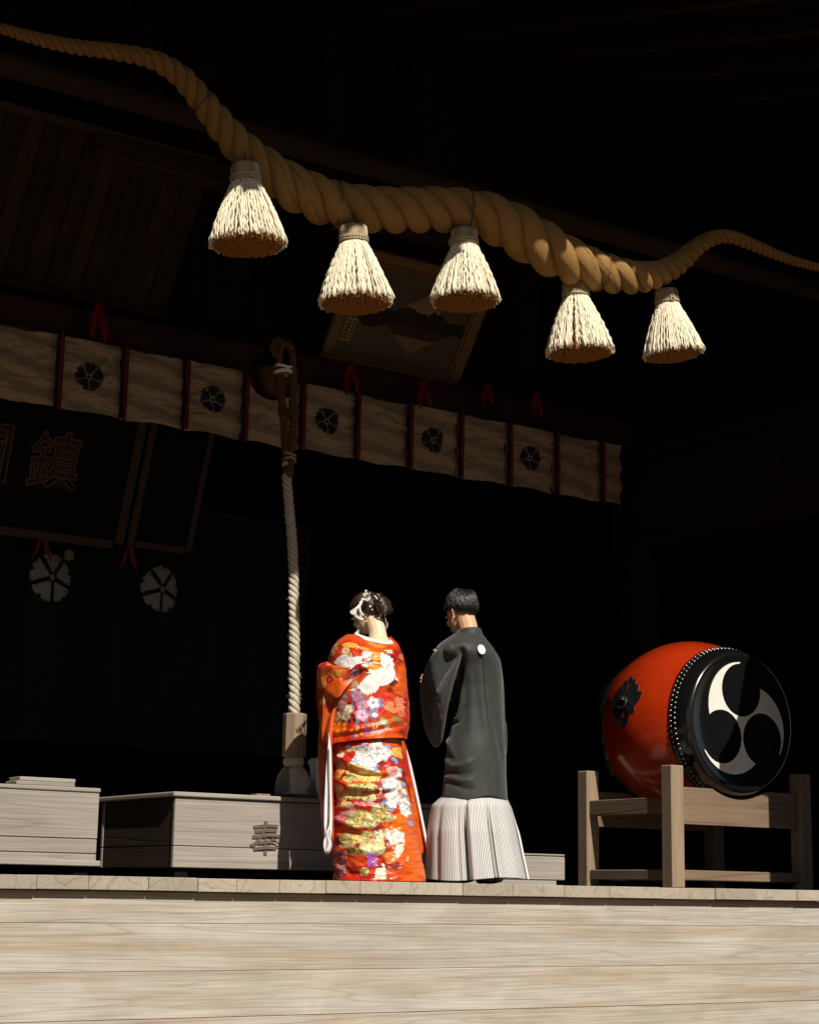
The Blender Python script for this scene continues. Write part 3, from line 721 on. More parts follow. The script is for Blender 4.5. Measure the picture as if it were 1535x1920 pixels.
q0 = at(558, 1337, BRY); q0[1] = BRY
br = thing('bell_rope', 'pale twisted bell rope with eight-sided wooden grip, hanging left of the bride', 'bell rope', (q0[0], BRY, .475))
pts = [at(x, y, BRY) for x, y in ((537, 890), (543, 960), (549, 1040), (551, 1120), (552, 1200), (552, 1270), (552, 1345))]
P = catmull(pts, 420); D = np.interp(np.linspace(0, 1, 420), [0, .3, .7, 1], [.060, .060, .064, .066])
twisted(P, D, -1, 1.9, MT['hemp'], br, sides=14, wob=.25)
A = Acc()
for k in range(150):                                            # loose fibres towards the frayed lower end
    f = 1-abs(rng.normal(0, .28)); f = min(max(f, .3), .995); i = int(f*419); a = rng.uniform(0, 6.28)
    p = P[i]+.030*np.array([math.cos(a), math.sin(a), 0]); d = np.array([math.cos(a), math.sin(a), 0])*rng.uniform(.002, .010)+np.array([rng.uniform(-.01, .01), 0, rng.uniform(-.035, .02)])
    A.add(*tubeVF([p, p+d*.5+rng.uniform(-.002, .002, 3), p+d], .0009, 3))
A.build('loose_fibres', MT['hemp'], br)['kind'] = 'stuff'
# doubled brown upper rope with ties
for k, pl_ in enumerate((((520, 668), (512, 650), (522, 640), (524, 690), (527, 740), (532, 790), (535, 840), (538, 895)), ((520, 668), (530, 645), (546, 655), (549, 700), (549, 750), (549, 795), (546, 845), (541, 895)))):
    pts = [at(x, y, BRY) for x, y in pl_[2:]] if False else [at(x, y, BRY-.02*k) for x, y in pl_]
    P2 = catmull(pts, 260); D2 = np.full(260, .050); twisted(P2, D2, -1, 1.9, MT['hempold'], br, sides=12, name='upper_strand')
def wrap(name, cpx, w_, h_, mat, n=6, tilt=0.0):
    c = at(*cpx, BRY); A = Acc(); a = np.linspace(0, 2*np.pi, 41)
    for j in range(n):
        z = (j/(n-1)-.5)*h_ if n > 1 else 0
        A.add(*tubeVF(np.stack([c[0]+w_*np.cos(a)*(1+.05*math.sin(j)), c[1]+.042*np.sin(a), c[2]+z+tilt*np.cos(a)+.012*np.abs(np.cos(a))*(1 if z > 0 else -1)], 1), .0045, 6, False))
    return A.build(name, mat, br)
wrap('white_tie', (533, 694), .058, .030, MT['whitecloth'], 7)
wrap('cord_tie', (538, 775), .052, .020, MT['hempold'], 4, -.012)
wrap('cord_tie', (542, 858), .038, .020, MT['hemp'], 4, -.006)
kc = at(541, 884, BRY-.01)
V, F, uv = latheVF([(.001, .036), (.022, .03), (.034, .008), (.033, -.014), (.022, -.03), (.001, -.036)], 16, c=tuple(kc)); add('rope_knot', V, F, MT['hempold'], br, True, uv=uv)
tube('knot_end', catmull([kc+np.array([-.02, -.02, .04]), kc+np.array([-.045, -.03, .045]), kc+np.array([-.055, -.03, .02])], 10), .009, MT['hemp'], br, 7)
# eight-sided grip
zt, zb = at(552, 1338, BRY)[2], at(552, 1419, BRY)[2]; gx = at(552, 1380, BRY)[0]
a = (np.arange(8)+.5)*np.pi/4+R(-9); rr = .069
V = [(gx+r_*math.cos(t), BRY+r_*math.sin(t), z) for r_, z in ((rr*.92, zt), (rr, zt-.008), (rr, zb+.006), (rr*.94, zb)) for t in a]
add('grip', V, gridF(4, 8, True).tolist()+[list(range(8)), list(range(24, 32))], MT['boxz'], br, False)
zc = zb-.028
lathe('collar_roll', [(.03, .032), (.052, .028), (.062, .008), (.062, -.010), (.052, -.028), (.03, -.034)], MT['hair_hemp'], br, 40, c=(gx, BRY, zc))
A = Acc(); LID = .470; TBOT = LID+.003
for k in range(1500):
    a0 = rng.uniform(0, 2*np.pi); lay = rng.choice([1, .97, .9, .8]); f = np.linspace(0, 1, 8)
    z0 = zc-.02; L = z0-TBOT; sp = .135*lay*rng.uniform(.9, 1.05)
    rad = .045+(sp-.045)*(1-(1-f)**1.9)*.9
    skew = .035*f**2
    ww = .004*np.sin(f*rng.uniform(4, 9)+rng.uniform(0, 6))*f
    P = np.stack([gx+(rad+ww)*np.cos(a0)+skew, BRY+.8*(rad+ww)*np.sin(a0)+.01, z0-L*f*(rng.uniform(.92, 1.0) if lay > .9 else 1)], 1)
    A.add(*tubeVF(P, np.linspace(.0024, .0012, 8), 3))
V, F, uv = latheVF([(.04, zc-.02), (.075, zc-.06), (.095, zc-.12), (.10, TBOT+.02)], 24, c=(gx+.012, BRY+.005, 0)); A.add(V, F, uv)
A.build('fibre_skirt', MT['hair_hemp'], br)

# ================================================================== OFFERING BOXES
BY = .90
def offering_box(name, label, t0, t1, depth, z0, z1, splits, lid=.030, over=.018, leftend=True):
    o = thing(name, label, 'offering box', ((t0+t1)/2, BY+depth/2, 0), 'offering boxes on the floor')
    zz = [z0]+splits+[z1]
    for a_, c_ in zip(zz[:-1], zz[1:]):
        d = rng.uniform(-.003, .003)
        box('front_board', (t0, BY+d, a_+.0015), (t1, BY+.03, c_-.0015), MT['box'], o, .004)
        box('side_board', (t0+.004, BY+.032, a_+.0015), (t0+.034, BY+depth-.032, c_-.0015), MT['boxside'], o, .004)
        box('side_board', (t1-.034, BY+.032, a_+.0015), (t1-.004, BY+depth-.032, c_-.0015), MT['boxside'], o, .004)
        box('back_board', (t0, BY+depth-.03, a_+.0015), (t1, BY+depth, c_-.0015), MT['box'], o, .004)
    box('lid', (t0-over, BY-over, z1+.002), (t1+over, BY+depth+over, z1+lid), MT['box'], o, .006)
    for tx in (t0+.03, t1-.11):
        for yy in (BY+.03, BY+depth-.11): box('foot', (tx, yy, .001), (tx+.08, yy+.08, z0-.001), MT['black'], o, .003)
    return o
zA = lambda y: at(100, y, BY)[2]
bA = offering_box('offering_box', 'long grey wooden offering box at the far left with small planks lying on its lid', -3.4, -1.335, .52, .058, .440, [zA(1599), zA(1571)], .026, .006)
box('base_moulding', (-3.41, BY-.016, .055), (-1.315, BY-.004, .085), MT['box'], bA, .004)
for k, (a_, c_, z_) in enumerate(((-1.80, -1.47, .4675), (-1.77, -1.455, .4905))):
    tag(box('loose_plank', (a_, BY+.02+.03*k, z_), (c_, BY+.17+.03*k, z_+.021), MT['box'], None, .003), ('lower' if k == 0 else 'upper')+' of two short loose planks stacked on the left offering box lid', 'plank', 'loose planks on the left box')
bB = offering_box('offering_box', 'wooden offering box behind the bride with a carved character on its front', -.882, .86, .95, .058, .440, [at(400, 1588, BY)[2]], .029, .020)
cg = at(497, 1578, BY); frb = lambda u, v, n=0.0: np.array([cg[0]+u, BY-.004-n, cg[2]+v])
glyph('奉', frb, 0, 0, .20, 0, MT['carved'], None, bB)
lo = thing('low_step', 'low grey wooden step showing right of the groom at floor level', 'step', (1.4, 1.05, 0))
box('board', (.92, BY, .035), (1.865, BY+.03, .182), MT['box'], lo, .006)
box('top_board', (.90, BY-.004, .184), (1.86, BY+.36, .196), MT['box'], lo, .004)
box('end_board', (1.835, BY+.032, .035), (1.865, BY+.34, .182), MT['standy'], lo, .004)
box('foot', (.93, BY+.005, .001), (1.80, BY+.06, .033), MT['box'], lo, .004); box('foot', (.93, BY+.26, .001), (1.80, BY+.32, .033), MT['box'], lo, .004)
c0 = at(598, 1423, 1.06)
wt = thing('white_stand', 'small white faceted wooden stand on the box beside the bell rope tassel', 'stand', (c0[0], 1.06, LID))
V = []
for hw, z in ((.030, LID+.001), (.040, c0[2]-.035), (.047, c0[2]-.030), (.047, c0[2]-.012), (.034, c0[2]+.004)):
    V += [(c0[0]+sx*hw, 1.06+sy*hw, z) for sx, sy in ((-1, -1), (1, -1), (1, 1), (-1, 1))]
add('post', V, gridF(5, 4, True).tolist()+[[0, 1, 2, 3], [16, 17, 18, 19]], MT['whitecloth'], wt, False)
cr = at(488, 1491, .98)
tag(box('wood_slip', (cr[0]-.04, .95, LID+.0015), (cr[0]+.05, 1.02, LID+.013), MT['boxz'], None, .002), 'small pale wooden slip lying on the middle offering box lid', 'slip')

# ================================================================== DRUM AND STAND
DY = .55; dc = at(1389, 1354, DY); DX, DZ = dc[0], dc[2]
b = NB('red_lacquer'); v = b.coords((1, 1, 1)); n1_ = b.noise(v, 3.5, 4); n2_ = b.noise(v, 26, 4)
b.base(b.mix(b.math('MULTIPLY', n2_, .6), b.mix(n1_, (.38, .018, .003), (.56, .052, .004)), (.26, .009, .003)))
b.set(Roughness=.28, Coat_Weight=.7, Coat_Roughness=.12, Specular_IOR_Level=.4); b.bump(b.noise(v, 7, 3), .12, .02); MT['redlac'] = b.m
drum = thing('taiko_drum', 'big red lacquered barrel drum with black studded head and white three-comma crest', 'drum', (DX, DY+.45, DZ-.58))
LEN = .98
yy = np.linspace(0.15, LEN-.15, 40); f = (yy-.15)/(LEN-.30); rr = .500+.085*np.sin(np.pi*f)**.9
lathe('barrel', list(zip(rr, yy)), MT['redlac'], drum, 96, 'Y', (DX, DY, DZ))
hp = [(.001, .0), (.30, -.002), (.425, .0), (.440, -.010), (.455, -.008), (.468, .006), (.482, .035), (.494, .075), (.503, .12), (.508, .165), (.500, .168)]
hd = lathe('drum_head', hp, MT['blacklac'], drum, 128, 'Y', (DX, DY, DZ)); hd['label'] = 'glossy black drum head facing the camera side'
lathe('drum_head', [(r_, LEN-y_) for r_, y_ in hp], MT['blacklac'], drum, 96, 'Y', (DX, DY, DZ))
sph = latheVF([(.0001, .008), (.005, .0068), (.0085, .003), (.0098, -.002)], 10)
for row, (yo, ph) in enumerate(((.105, 0), (.138, .5))):
    A = Acc(); N_ = 92
    for k in range(N_):
        a = 2*np.pi*(k+ph)/N_; r_ = np.interp(yo, [.075, .12, .165], [.494, .503, .508])
        d = np.array([math.cos(a), 0, math.sin(a)]); e1 = np.array([-math.sin(a), 0, math.cos(a)]); e2 = np.array([0, 1, 0])
        Vs = sph[0][:, [0]]*e1+sph[0][:, [1]]*e2+sph[0][:, [2]]*d
        A.add(Vs*1.12+np.array([DX, DY+yo, DZ])+d*(r_+.001), sph[1])
    o = A.build('stud_row', MT['stud'], drum); o['kind'] = 'stuff'; o['label'] = 'row of round steel studs'
# crest: white figure left between three black commas
hr, hdist, od, orr = .176, .212, .100, .298
cen = lambda d, k: np.array([-math.sin(2*np.pi*k/3), math.cos(2*np.pi*k/3)])*d
poly = []
def arc(c, r_, a0, a1, n): return [c+r_*np.array([math.cos(t), math.sin(t)]) for t in np.linspace(a0, a1, n)]
for k in range(3):
    Ok, Hk1 = cen(od, k), cen(hdist, k+1); ax = math.pi/2+2*np.pi*k/3
    # outer arc from the tip, counter-clockwise until it meets the next head
    end = None
    for t in np.linspace(0, 2.6, 400):
        p = Ok+orr*np.array([math.cos(ax+t), math.sin(ax+t)])
        if np.linalg.norm(p-Hk1) < hr: end = t; break
    poly += arc(Ok, orr, ax, ax+end, 40)
    p = poly[-1]; a0 = math.atan2(*(p-Hk1)[::-1]); tip = Ok*0+cen(od, k+1)+orr*np.array([math.cos(ax+2*np.pi/3), math.sin(ax+2*np.pi/3)])
    a1 = math.atan2(*(tip-Hk1)[::-1])
    while a1 > a0: a1 -= 2*np.pi
    while a1 < a0-2*np.pi: a1 += 2*np.pi
    # go round the side that faces the drum centre
    ac_ = math.atan2(*(-Hk1)[::-1])
    def unwrap_to(x, ref, sgn):
        while (x-ref)*sgn < 0: x += sgn*2*np.pi
        while (x-ref)*sgn > 2*np.pi: x -= sgn*2*np.pi
        return x
    for sgn in (1, -1):
        m_ = unwrap_to(ac_, a0, sgn); e_ = unwrap_to(a1, a0, sgn)
        if abs(m_-a0) < abs(e_-a0): break
    poly += arc(Hk1, hr, a0, e_, 60)[1:-1]
CRS = 1.0
P3 = [(DX+p[0]*CRS, DY-.0045, DZ+p[1]*CRS) for p in poly]
o = polyplate('crest', P3, .0015, MT['tomoe'], drum); o['label'] = 'white crest figure between three black commas'
# iron plate with ring on the barrel
ap, yp = R(166), .52
rb_ = lambda y: float(np.interp(y, yy, rr))
def onb(a, y, off): r_ = rb_(y)+off; return np.array([DX+r_*math.cos(a), DY+y, DZ+r_*math.sin(a)])
jag = [(0, .145), (.02, .11), (.04, .12), (.05, .085), (.075, .08), (.08, .045), (.105, .04), (.10, 0), (.075, -.035), (.08, -.06), (.045, -.075), (.04, -.115), (.0, -.14),
       (-.04, -.115), (-.045, -.075), (-.08, -.06), (-.075, -.035), (-.10, 0), (-.105, .04), (-.08, .045), (-.075, .08), (-.05, .085), (-.04, .12), (-.02, .11)]
V = [onb(ap, yp, .008)]+[onb(ap-1.3*v_/.57, yp+1.45*u_, .006) for u_, v_ in jag]+[onb(ap-1.3*v_/.57, yp+1.45*u_, -.002) for u_, v_ in jag]
nj = len(jag); F = [[0, 1+i, 1+(i+1) % nj] for i in range(nj)]+[[1+i, 1+nj+i, 1+nj+(i+1) % nj, 1+(i+1) % nj] for i in range(nj)]
pt = add('ring_plate', V, F, MT['iron'], drum, False)
a = np.linspace(0, 2*np.pi, 33); cpt = onb(ap, yp, .012); dn = onb(ap, yp, .06)-cpt; dn /= np.linalg.norm(dn); e2 = np.array([0, 1, 0]); e1 = np.cross(dn, e2)
tube('pull_ring', cpt+.042*(np.cos(a)[:, None]*e2+np.sin(a)[:, None]*e1)+dn*.012+np.array([0, 0, -.02]), .0095, MT['iron'], pt, 10, False)
lathe('boss', [(.0001, .03), (.02, .026), (.028, .012), (.032, 0)], MT['iron'], pt, 20, c=tuple(cpt))

st = thing('drum_stand', 'pale wooden four-legged stand carrying the red barrel drum', 'drum stand', (DX, DY+.5, 0))
FX0, FX1, FY0, FY1 = 2.46, 3.62, .56, 1.40
def post(x, y, h): return box('leg', (x, y, .001), (x+.108, y+.10, h), MT['boxz'], st, .006)
post(FX0, FY0, .775); post(FX1, FY0, .775); post(FX0, FY1, .775); post(FX1, FY1, .775)
def cradle(y):
    n = 40; x = np.linspace(FX0+.110, FX1-.002, n)
    rr_ = rb_(max(y+.03-DY, .16))+.004
    zt_ = np.minimum(.640, DZ-np.sqrt(np.maximum(rr_**2-(x-DX)**2, 0))); zt_ = np.where(np.abs(x-DX) < rr_, zt_, .640)
    V = []
    for yq in (y, y+.062):
        for zq in (np.full(n, .405), np.maximum(zt_, .41)): V.append(np.stack([x, np.full(n, yq), zq], 1))
    V = np.array(V); G = np.stack([V[0], V[1], V[3], V[2]], 1).reshape(-1, 3)
    return add('cradle_bar', G, gridF(n, 4, True).tolist()+[[0, 1, 2, 3], [n*4-1, n*4-2, n*4-3, n*4-4]], MT['standx'], st, False)
cradle(FY0+.02); cradle(FY1+.02)
for x in (FX0+.02, FX1+.02):
    box('side_rail', (x, FY0+.102, .47), (x+.06, FY1-.002, .575), MT['standy'], st, .005)
    box('lower_rail', (x, FY0+.102, .05), (x+.055, FY1-.002, .115), MT['standy'], st, .005)
box('stretcher', (FX0+.110, FY0+.025, .05), (FX1-.002, FY0+.075, .115), MT['standx'], st, .005)
box('stretcher', (FX0+.110, FY1+.025, .05), (FX1-.002, FY1+.075, .115), MT['standx'], st, .005)
# ================================================================== PEOPLE
class Garment:
    """a draped shell: outline rows (y, left, right) of the back view give width and centre at each height"""
    def __init__(s, rows, yc=.30, ka=1.06, kb=.92):
        r = np.array(rows, float); s.y, s.l, s.r = r[:, 0], r[:, 1], r[:, 2]; s.yc, s.ka, s.kb = yc, ka, kb
        s.th0 = -YAW
        yy_ = np.linspace(s.y[0], s.y[-1], 400); k_ = np.exp(-(np.arange(-24, 25)/10.0)**2); k_ /= k_.sum()
        sm = lambda v_: np.convolve(np.pad(np.interp(yy_, s.y, v_), 24, mode='reflect', reflect_type='odd'), k_, 'valid')
        s.l, s.r = sm(s.l), sm(s.r); s.y = yy_
        s.norm = math.hypot(ka*math.cos(YAW), kb*math.sin(YAW))
    def mid(s, y): return (np.interp(y, s.y, s.l)+np.interp(y, s.y, s.r))/2
    def half(s, y): return (np.interp(y, s.y, s.r)-np.interp(y, s.y, s.l))/2
    def ring(s, y):
        c = at(float(s.mid(y)), float(y), s.yc); depth = np.dot(c-CAM, FW); m = float(s.half(y))*depth/FPX/s.norm
        return c, m
    def phi(s, px, y): return math.asin(max(-.99, min(.99, (px-float(s.mid(y)))/float(s.half(y)))))
    def surf(s, px, y, off=0.0):
        c, m = s.ring(y); t = s.phi(px, y)+s.th0
        n = np.array([math.sin(t)/s.ka, -math.cos(t)/s.kb, 0]); n /= np.linalg.norm(n)
        return c+m*np.array([s.ka*math.sin(t), -s.kb*math.cos(t), 0])+n*off, n
    def build(s, name, y0, y1, nv, nu, mat, parent, disp=None, colfn=None, slope=None, uvu=None, thick=.006):
        ys = np.linspace(y0, y1, nv); ph = np.concatenate([np.linspace(-np.pi/2, np.pi/2, int(nu*.72), endpoint=False), np.linspace(np.pi/2, 3*np.pi/2, nu-int(nu*.72), endpoint=False)])
        C = []; Mr = []
        for y in ys: c, m = s.ring(y); C.append(c); Mr.append(m)
        C = np.array(C); Mr = np.array(Mr); t = ph+s.th0
        X = C[:, 0, None]+Mr[:, None]*s.ka*np.sin(t); Y = C[:, 1, None]-Mr[:, None]*s.kb*np.cos(t); Z = np.broadcast_to(C[:, 2, None], X.shape).copy()
        nx, ny = np.sin(t)/s.ka, -np.cos(t)/s.kb; nl = np.hypot(nx, ny); nx, ny = nx/nl, ny/nl
        phw = np.where(ph > np.pi/2, np.pi-ph, ph)             # mirror the far side
        PX = s.mid(ys)[:, None]+s.half(ys)[:, None]*np.sin(phw)[None]; PY = np.broadcast_to(ys[:, None], PX.shape)
        PX2 = PX+np.where(ph > np.pi/2, 400, 0)[None]
        if disp is not None:
            d = disp(PX2, PY); X = X+nx*d; Y = Y+ny*d
        if slope is not None: Z = Z+slope(PX2, PY)
        V = np.stack([X, Y, Z], -1).reshape(-1, 3)
        Vi = np.stack([X-nx*thick, Y-ny*thick, Z], -1).reshape(-1, 3)
        N_ = len(V); Fo = gridF(nv, nu, True); Fi = Fo[:, ::-1]+N_
        k = np.arange(nu); k2 = (k+1) % nu; b0 = (nv-1)*nu
        rim = np.stack([b0+k, b0+k2, N_+b0+k2, N_+b0+k], 1)
        col = None
        if colfn is not None: cc = colfn(PX.ravel(), PY.ravel(), phw=np.broadcast_to(phw[None], PX.shape).ravel()); col = np.concatenate([cc, cc])
        uv = np.stack(np.broadcast_arrays((ph*Mr.max())[None], ys[:, None]*.003), -1).reshape(-1, 2); uv = np.concatenate([uv, uv])
        return add(name, np.concatenate([V, Vi]), np.concatenate([Fo, Fi, rim]), mat, parent, True, uv=uv, col=col)

def ridge(PX, PY, pts, w, h, asym=0.0):
    """raised (h>0) or sunken fold along a polyline, in garment coordinates"""
    best = np.full(PX.shape, 1e9); side = np.zeros(PX.shape); tt = np.zeros(PX.shape); n = len(pts)-1
    for k in range(n):
        a = np.array(pts[k], float); b_ = np.array(pts[k+1], float); d = b_-a; L2 = d@d
        u = np.clip(((PX-a[0])*d[0]+(PY-a[1])*d[1])/L2, 0, 1); dx = PX-a[0]-u*d[0]; dy = PY-a[1]-u*d[1]; q = np.hypot(dx, dy)
        m = q < best; best = np.where(m, q, best); side = np.where(m, np.sign(dx*d[1]-dy*d[0]), side); tt = np.where(m, (k+u)/n, tt)
    ww = w*(1+asym*side); return h*np.exp(-(best/ww)**2)*np.sin(np.pi*np.clip(tt*.86+.12, 0, 1))**.5

def ellV(c, r, rot=None, n=14):
    V, F, _ = latheVF([(math.sin(t), math.cos(t)) for t in np.linspace(.04, np.pi-.04, n)], 18, cap=True)
    V = V*np.array(r)
    if rot is not None: V = V @ np.array(rot).T
    return V+np.array(c), F
def fuse(name, parts, voxel, mat, parent, smooth_it=4):
    A = Acc()
    for V, F in parts: A.add(V, F)
    V = np.concatenate(A.V); me = bpy.data.meshes.new(name); me.from_pydata(V.tolist(), [], A.F)
    bm = bmesh.new(); bm.from_mesh(me); bmesh.ops.recalc_face_normals(bm, faces=bm.faces[:]); bm.to_mesh(me); bm.free()
    ob = bpy.data.objects.new(name, me); COL.objects.link(ob)
    m = ob.modifiers.new('r', 'REMESH'); m.mode = 'VOXEL'; m.voxel_size = voxel
    s_ = ob.modifiers.new('s', 'SMOOTH'); s_.iterations = smooth_it; s_.factor = .5
    bpy.context.view_layer.update(); dg = bpy.context.evaluated_depsgraph_get()
    m2 = bpy.data.meshes.new_from_object(ob.evaluated_get(dg))
    Vv = np.empty(len(m2.vertices)*3); m2.vertices.foreach_get('co', Vv); F = [list(p.vertices) for p in m2.polygons]
    COL.objects.unlink(ob); bpy.data.objects.remove(ob)
    return add(name, Vv.reshape(-1, 3), F, mat, parent, True)
def tp(P, r, sides=12): V, F, _ = tubeVF(catmull(P, 5*len(P)), np.interp(np.linspace(0, 1, 5*len(P)), np.linspace(0, 1, len(r)), r), sides); return V, F
def hand(wrist, direc, side, thumbdir, s=1.0):
    """palm, four unequal fingers with knuckle bends, thumb from the side of the palm"""
    d = np.array(direc, float); d /= np.linalg.norm(d); th = np.array(thumbdir, float); th -= d*(th@d); th /= np.linalg.norm(th); n = np.cross(d, th)*side
    w_ = np.array(wrist, float); out = []
    out.append(tp([w_, w_+d*.03*s, w_+d*.085*s], [.022*s, .030*s, .034*s]))
    for k, (L, o) in enumerate(((.072, .026), (.080, .009), (.074, -.009), (.058, -.026))):
        b0 = w_+d*.075*s+th*o*s; b1 = b0+d*L*.5*s-n*.004*s; b2 = b0+d*L*.8*s-n*.014*s; b3 = b0+d*L*s-n*.024*s
        out.append(tp([b0, b1, b2, b3], [.0095*s, .0088*s, .008*s, .0065*s], 8))
    t0 = w_+d*.03*s+th*.020*s; out.append(tp([t0, t0+d*.025*s+th*.028*s, t0+d*.055*s+th*.034*s-n*.008*s], [.012*s, .0105*s, .008*s], 8))
    return out
class Head:
    def __init__(s, c, yaw, pitch, k=1.0, tilt=0.0):
        s.c = np.array(c, float); s.k = k
        s.R = np.array((Matrix.Rotation(yaw, 3, 'Z') @ Matrix.Rotation(tilt, 3, 'Y') @ Matrix.Rotation(-pitch, 3, 'X')))
    def w(s, p): return s.c+(s.R @ (np.asarray(p, float).T*s.k)).T
    def parts(s):
        e = lambda c, r, n=16: (s.w(ellV((0, 0, 0), r, n=n)[0]+np.array(c)), ellV((0, 0, 0), r, n=n)[1])
        P = [e((0, -.012, .02), (.076, .094, .088)), e((0, .022, -.030), (.062, .070, .082)), e((0, .045, -.080), (.034, .040, .030)), e((0, .055, -.03), (.052, .038, .05)),
             e((0, .098, -.030), (.010, .016, .022), 10), e((0, .092, -.005), (.007, .010, .024), 10), e((0, .086, -.066), (.022, .012, .008), 10), e((0, .084, -.078), (.019, .012, .007), 10),
             e((.030, .082, .008), (.020, .012, .006), 10), e((-.030, .082, .008), (.020, .012, .006), 10), e((.034, .066, -.035), (.022, .022, .02), 10), e((-.034, .066, -.035), (.022, .022, .02), 10)]
        for sx in (-1, 1):
            P += [e((sx*.074, -.006, -.022), (.010, .014, .022), 10)]
            a = np.linspace(-.5, 3.9, 22)
            C = np.stack([sx*(.079+.010*np.sin(np.clip(a, 0, 3.1))), -.010-.020*np.cos(a-1.3)*.9, -.018+.030*np.sin(a-.6+.2)], 1)
            V, F, _ = tubeVF(s.w(C), .0050*s.k, 8); P.append((V, F)); P.append(e((sx*.077, .004, -.048), (.006, .008, .010), 8))
        return P
def eyes(h, parent):
    for sx in (-1, 1):
        a = np.linspace(-1, 1, 12); tube('eyelid', h.w(np.stack([sx*.030+.013*a, .0905-.006*a**2, -.006-.004*(1-a**2)], 1)), .0016, MT['hairb'], parent, 6)
def hairm(name, c, rough):
    b = NB(name); n = b.noise(b.coords((1, 1, 1)), 60, 3); b.base(b.mix(n, tuple(np.array(c)*.6), tuple(np.array(c)*1.5)))
    b.set(Roughness=rough, Specular_IOR_Level=.7, Coat_Weight=.15, Coat_Roughness=.3); return b.m
MT['hairb'] = hairm('black_hair', (.009, .008, .007), .42); MT['hairbr'] = hairm('brown_hair', (.030, .012, .006), .38)

# ------------------------------------------------------------------ kimono pattern: motifs drawn in garment coordinates
class Canvas:
    def __init__(s, tocol, W=820, H=1440, y0=1180, y1=1660):
        s.W, s.H, s.y0, s.y1, s.tocol = W, H, y0, y1, tocol; s.A = np.zeros((H, W, 3))
        s.yy, s.xx = np.mgrid[0:H, 0:W]
    def tx(s, P):
        P = np.asarray(P, float); return np.stack([np.array([s.tocol(x, y)*(s.W-1) for x, y in P]), (P[:, 1]-s.y0)/(s.y1-s.y0)*(s.H-1)], 1)
    def poly(s, P, col, spec=None):
        Q = s.tx(P); x0, y0 = np.maximum(np.floor(Q.min(0)).astype(int), 0); x1 = min(int(Q[:, 0].max())+2, s.W); y1 = min(int(Q[:, 1].max())+2, s.H)
        if x1 <= x0 or y1 <= y0: return
        X = s.xx[y0:y1, x0:x1]+.5; Y = s.yy[y0:y1, x0:x1]+.5; m = np.zeros(X.shape, bool); n = len(Q)
        for i in range(n):
            a, b_ = Q[i], Q[(i+1) % n]
            if a[1] == b_[1]: continue
            c = ((a[1] > Y) != (b_[1] > Y)) & (X < (b_[0]-a[0])*(Y-a[1])/(b_[1]-a[1])+a[0]); m ^= c
        col = np.asarray(col, float)
        if spec is not None:
            nn = fbm(X*.22, Y*.22, 3); nn = np.clip((nn-.42)*5, 0, 1)[..., None]; cc = col*(1-nn)+np.asarray(spec)*nn
            s.A[y0:y1, x0:x1][m] = cc[m]
        else: s.A[y0:y1, x0:x1][m] = col
    def ell(s, x, y, rx, ry, col, rot=0.0, spec=None, lob=0, la=.12, ph=0.0):
        a = np.linspace(0, 2*np.pi, 48, endpoint=False); r_ = 1+la*np.cos(lob*a+ph) if lob else 1
        u, v_ = rx*r_*np.cos(a), ry*r_*np.sin(a); s.poly(np.stack([x+u*math.cos(rot)-v_*math.sin(rot), y+u*math.sin(rot)+v_*math.cos(rot)], 1), col, spec)
    def flower(s, x, y, r_, col, mid=None, n=5, ph=0.0):
        col = np.asarray(col); s.ell(x, y, r_*1.06, r_*1.02, col*.55, lob=n, la=.16, ph=ph)
        for k in range(n):
            a = 2*np.pi*k/n+ph; s.ell(x+.50*r_*math.cos(a), y+.50*r_*math.sin(a), r_*.46, r_*.38, col*.82, a); s.ell(x+.56*r_*math.cos(a), y+.56*r_*math.sin(a), r_*.40, r_*.32, col, a)
        s.ell(x, y, r_*.24, r_*.24, sr(215, 140, 40) if mid is None else mid); s.ell(x, y, r_*.10, r_*.10, sr(120, 50, 20))
    def leaf(s, x, y, L, w_, a, col):
        t = np.linspace(0, np.pi, 14); u = L*(1-np.cos(t))/2; v_ = w_*np.sin(t)
        P = np.r_[np.c_[u, v_], np.c_[u[::-1], -v_[::-1]]]; s.poly(np.stack([x+P[:, 0]*math.cos(a)-P[:, 1]*math.sin(a), y+P[:, 0]*math.sin(a)+P[:, 1]*math.cos(a)], 1), col)
    def line(s, x0, y0, x1, y1, w_, col):
        d = np.array([x1-x0, y1-y0]); n = np.array([-d[1], d[0]])/np.linalg.norm(d)*w_/2; p, q = np.array([x0, y0]), np.array([x1, y1]); s.poly([p+n, q+n*.4, q-n*.4, p-n], col)
    def cloudpine(s, x, y, rx, ry, seed, tone=0):
        r_ = np.random.default_rng(seed); sage, gold, dk = (sr(150, 156, 112), sr(186, 152, 66), sr(66, 76, 38)) if tone == 0 else (sr(168, 172, 138), sr(205, 178, 92), sr(92, 104, 66))
        for k in range(7): s.ell(x+rx*r_.uniform(-.7, .7), y+ry*r_.uniform(-.25, .45), rx*r_.uniform(.3, .5), ry*r_.uniform(.45, .75), sage, spec=gold)
        for k in range(6): s.ell(x+rx*r_.uniform(-.6, .6), y+ry*r_.uniform(-.3, .3), rx*r_.uniform(.25, .4), ry*r_.uniform(.35, .55), gold, spec=sr(240, 224, 150))
        for k in range(int(26*rx/30)):
            cx, cy = x+rx*r_.uniform(-.85, .85), y+ry*r_.uniform(-.5, .7)
            for j in range(4): a = -np.pi/2+r_.uniform(-1.1, 1.1); s.line(cx, cy, cx+4.2*math.cos(a), cy+4.2*math.sin(a), .55, dk)
KR = [(1192, 650, 731), (1200, 638, 741), (1208, 628, 748), (1218, 621, 753), (1232, 616, 758), (1255, 615, 761), (1290, 618, 763), (1320, 620, 764), (1350, 621, 763), (1372, 622, 760), (1396, 622, 757)]
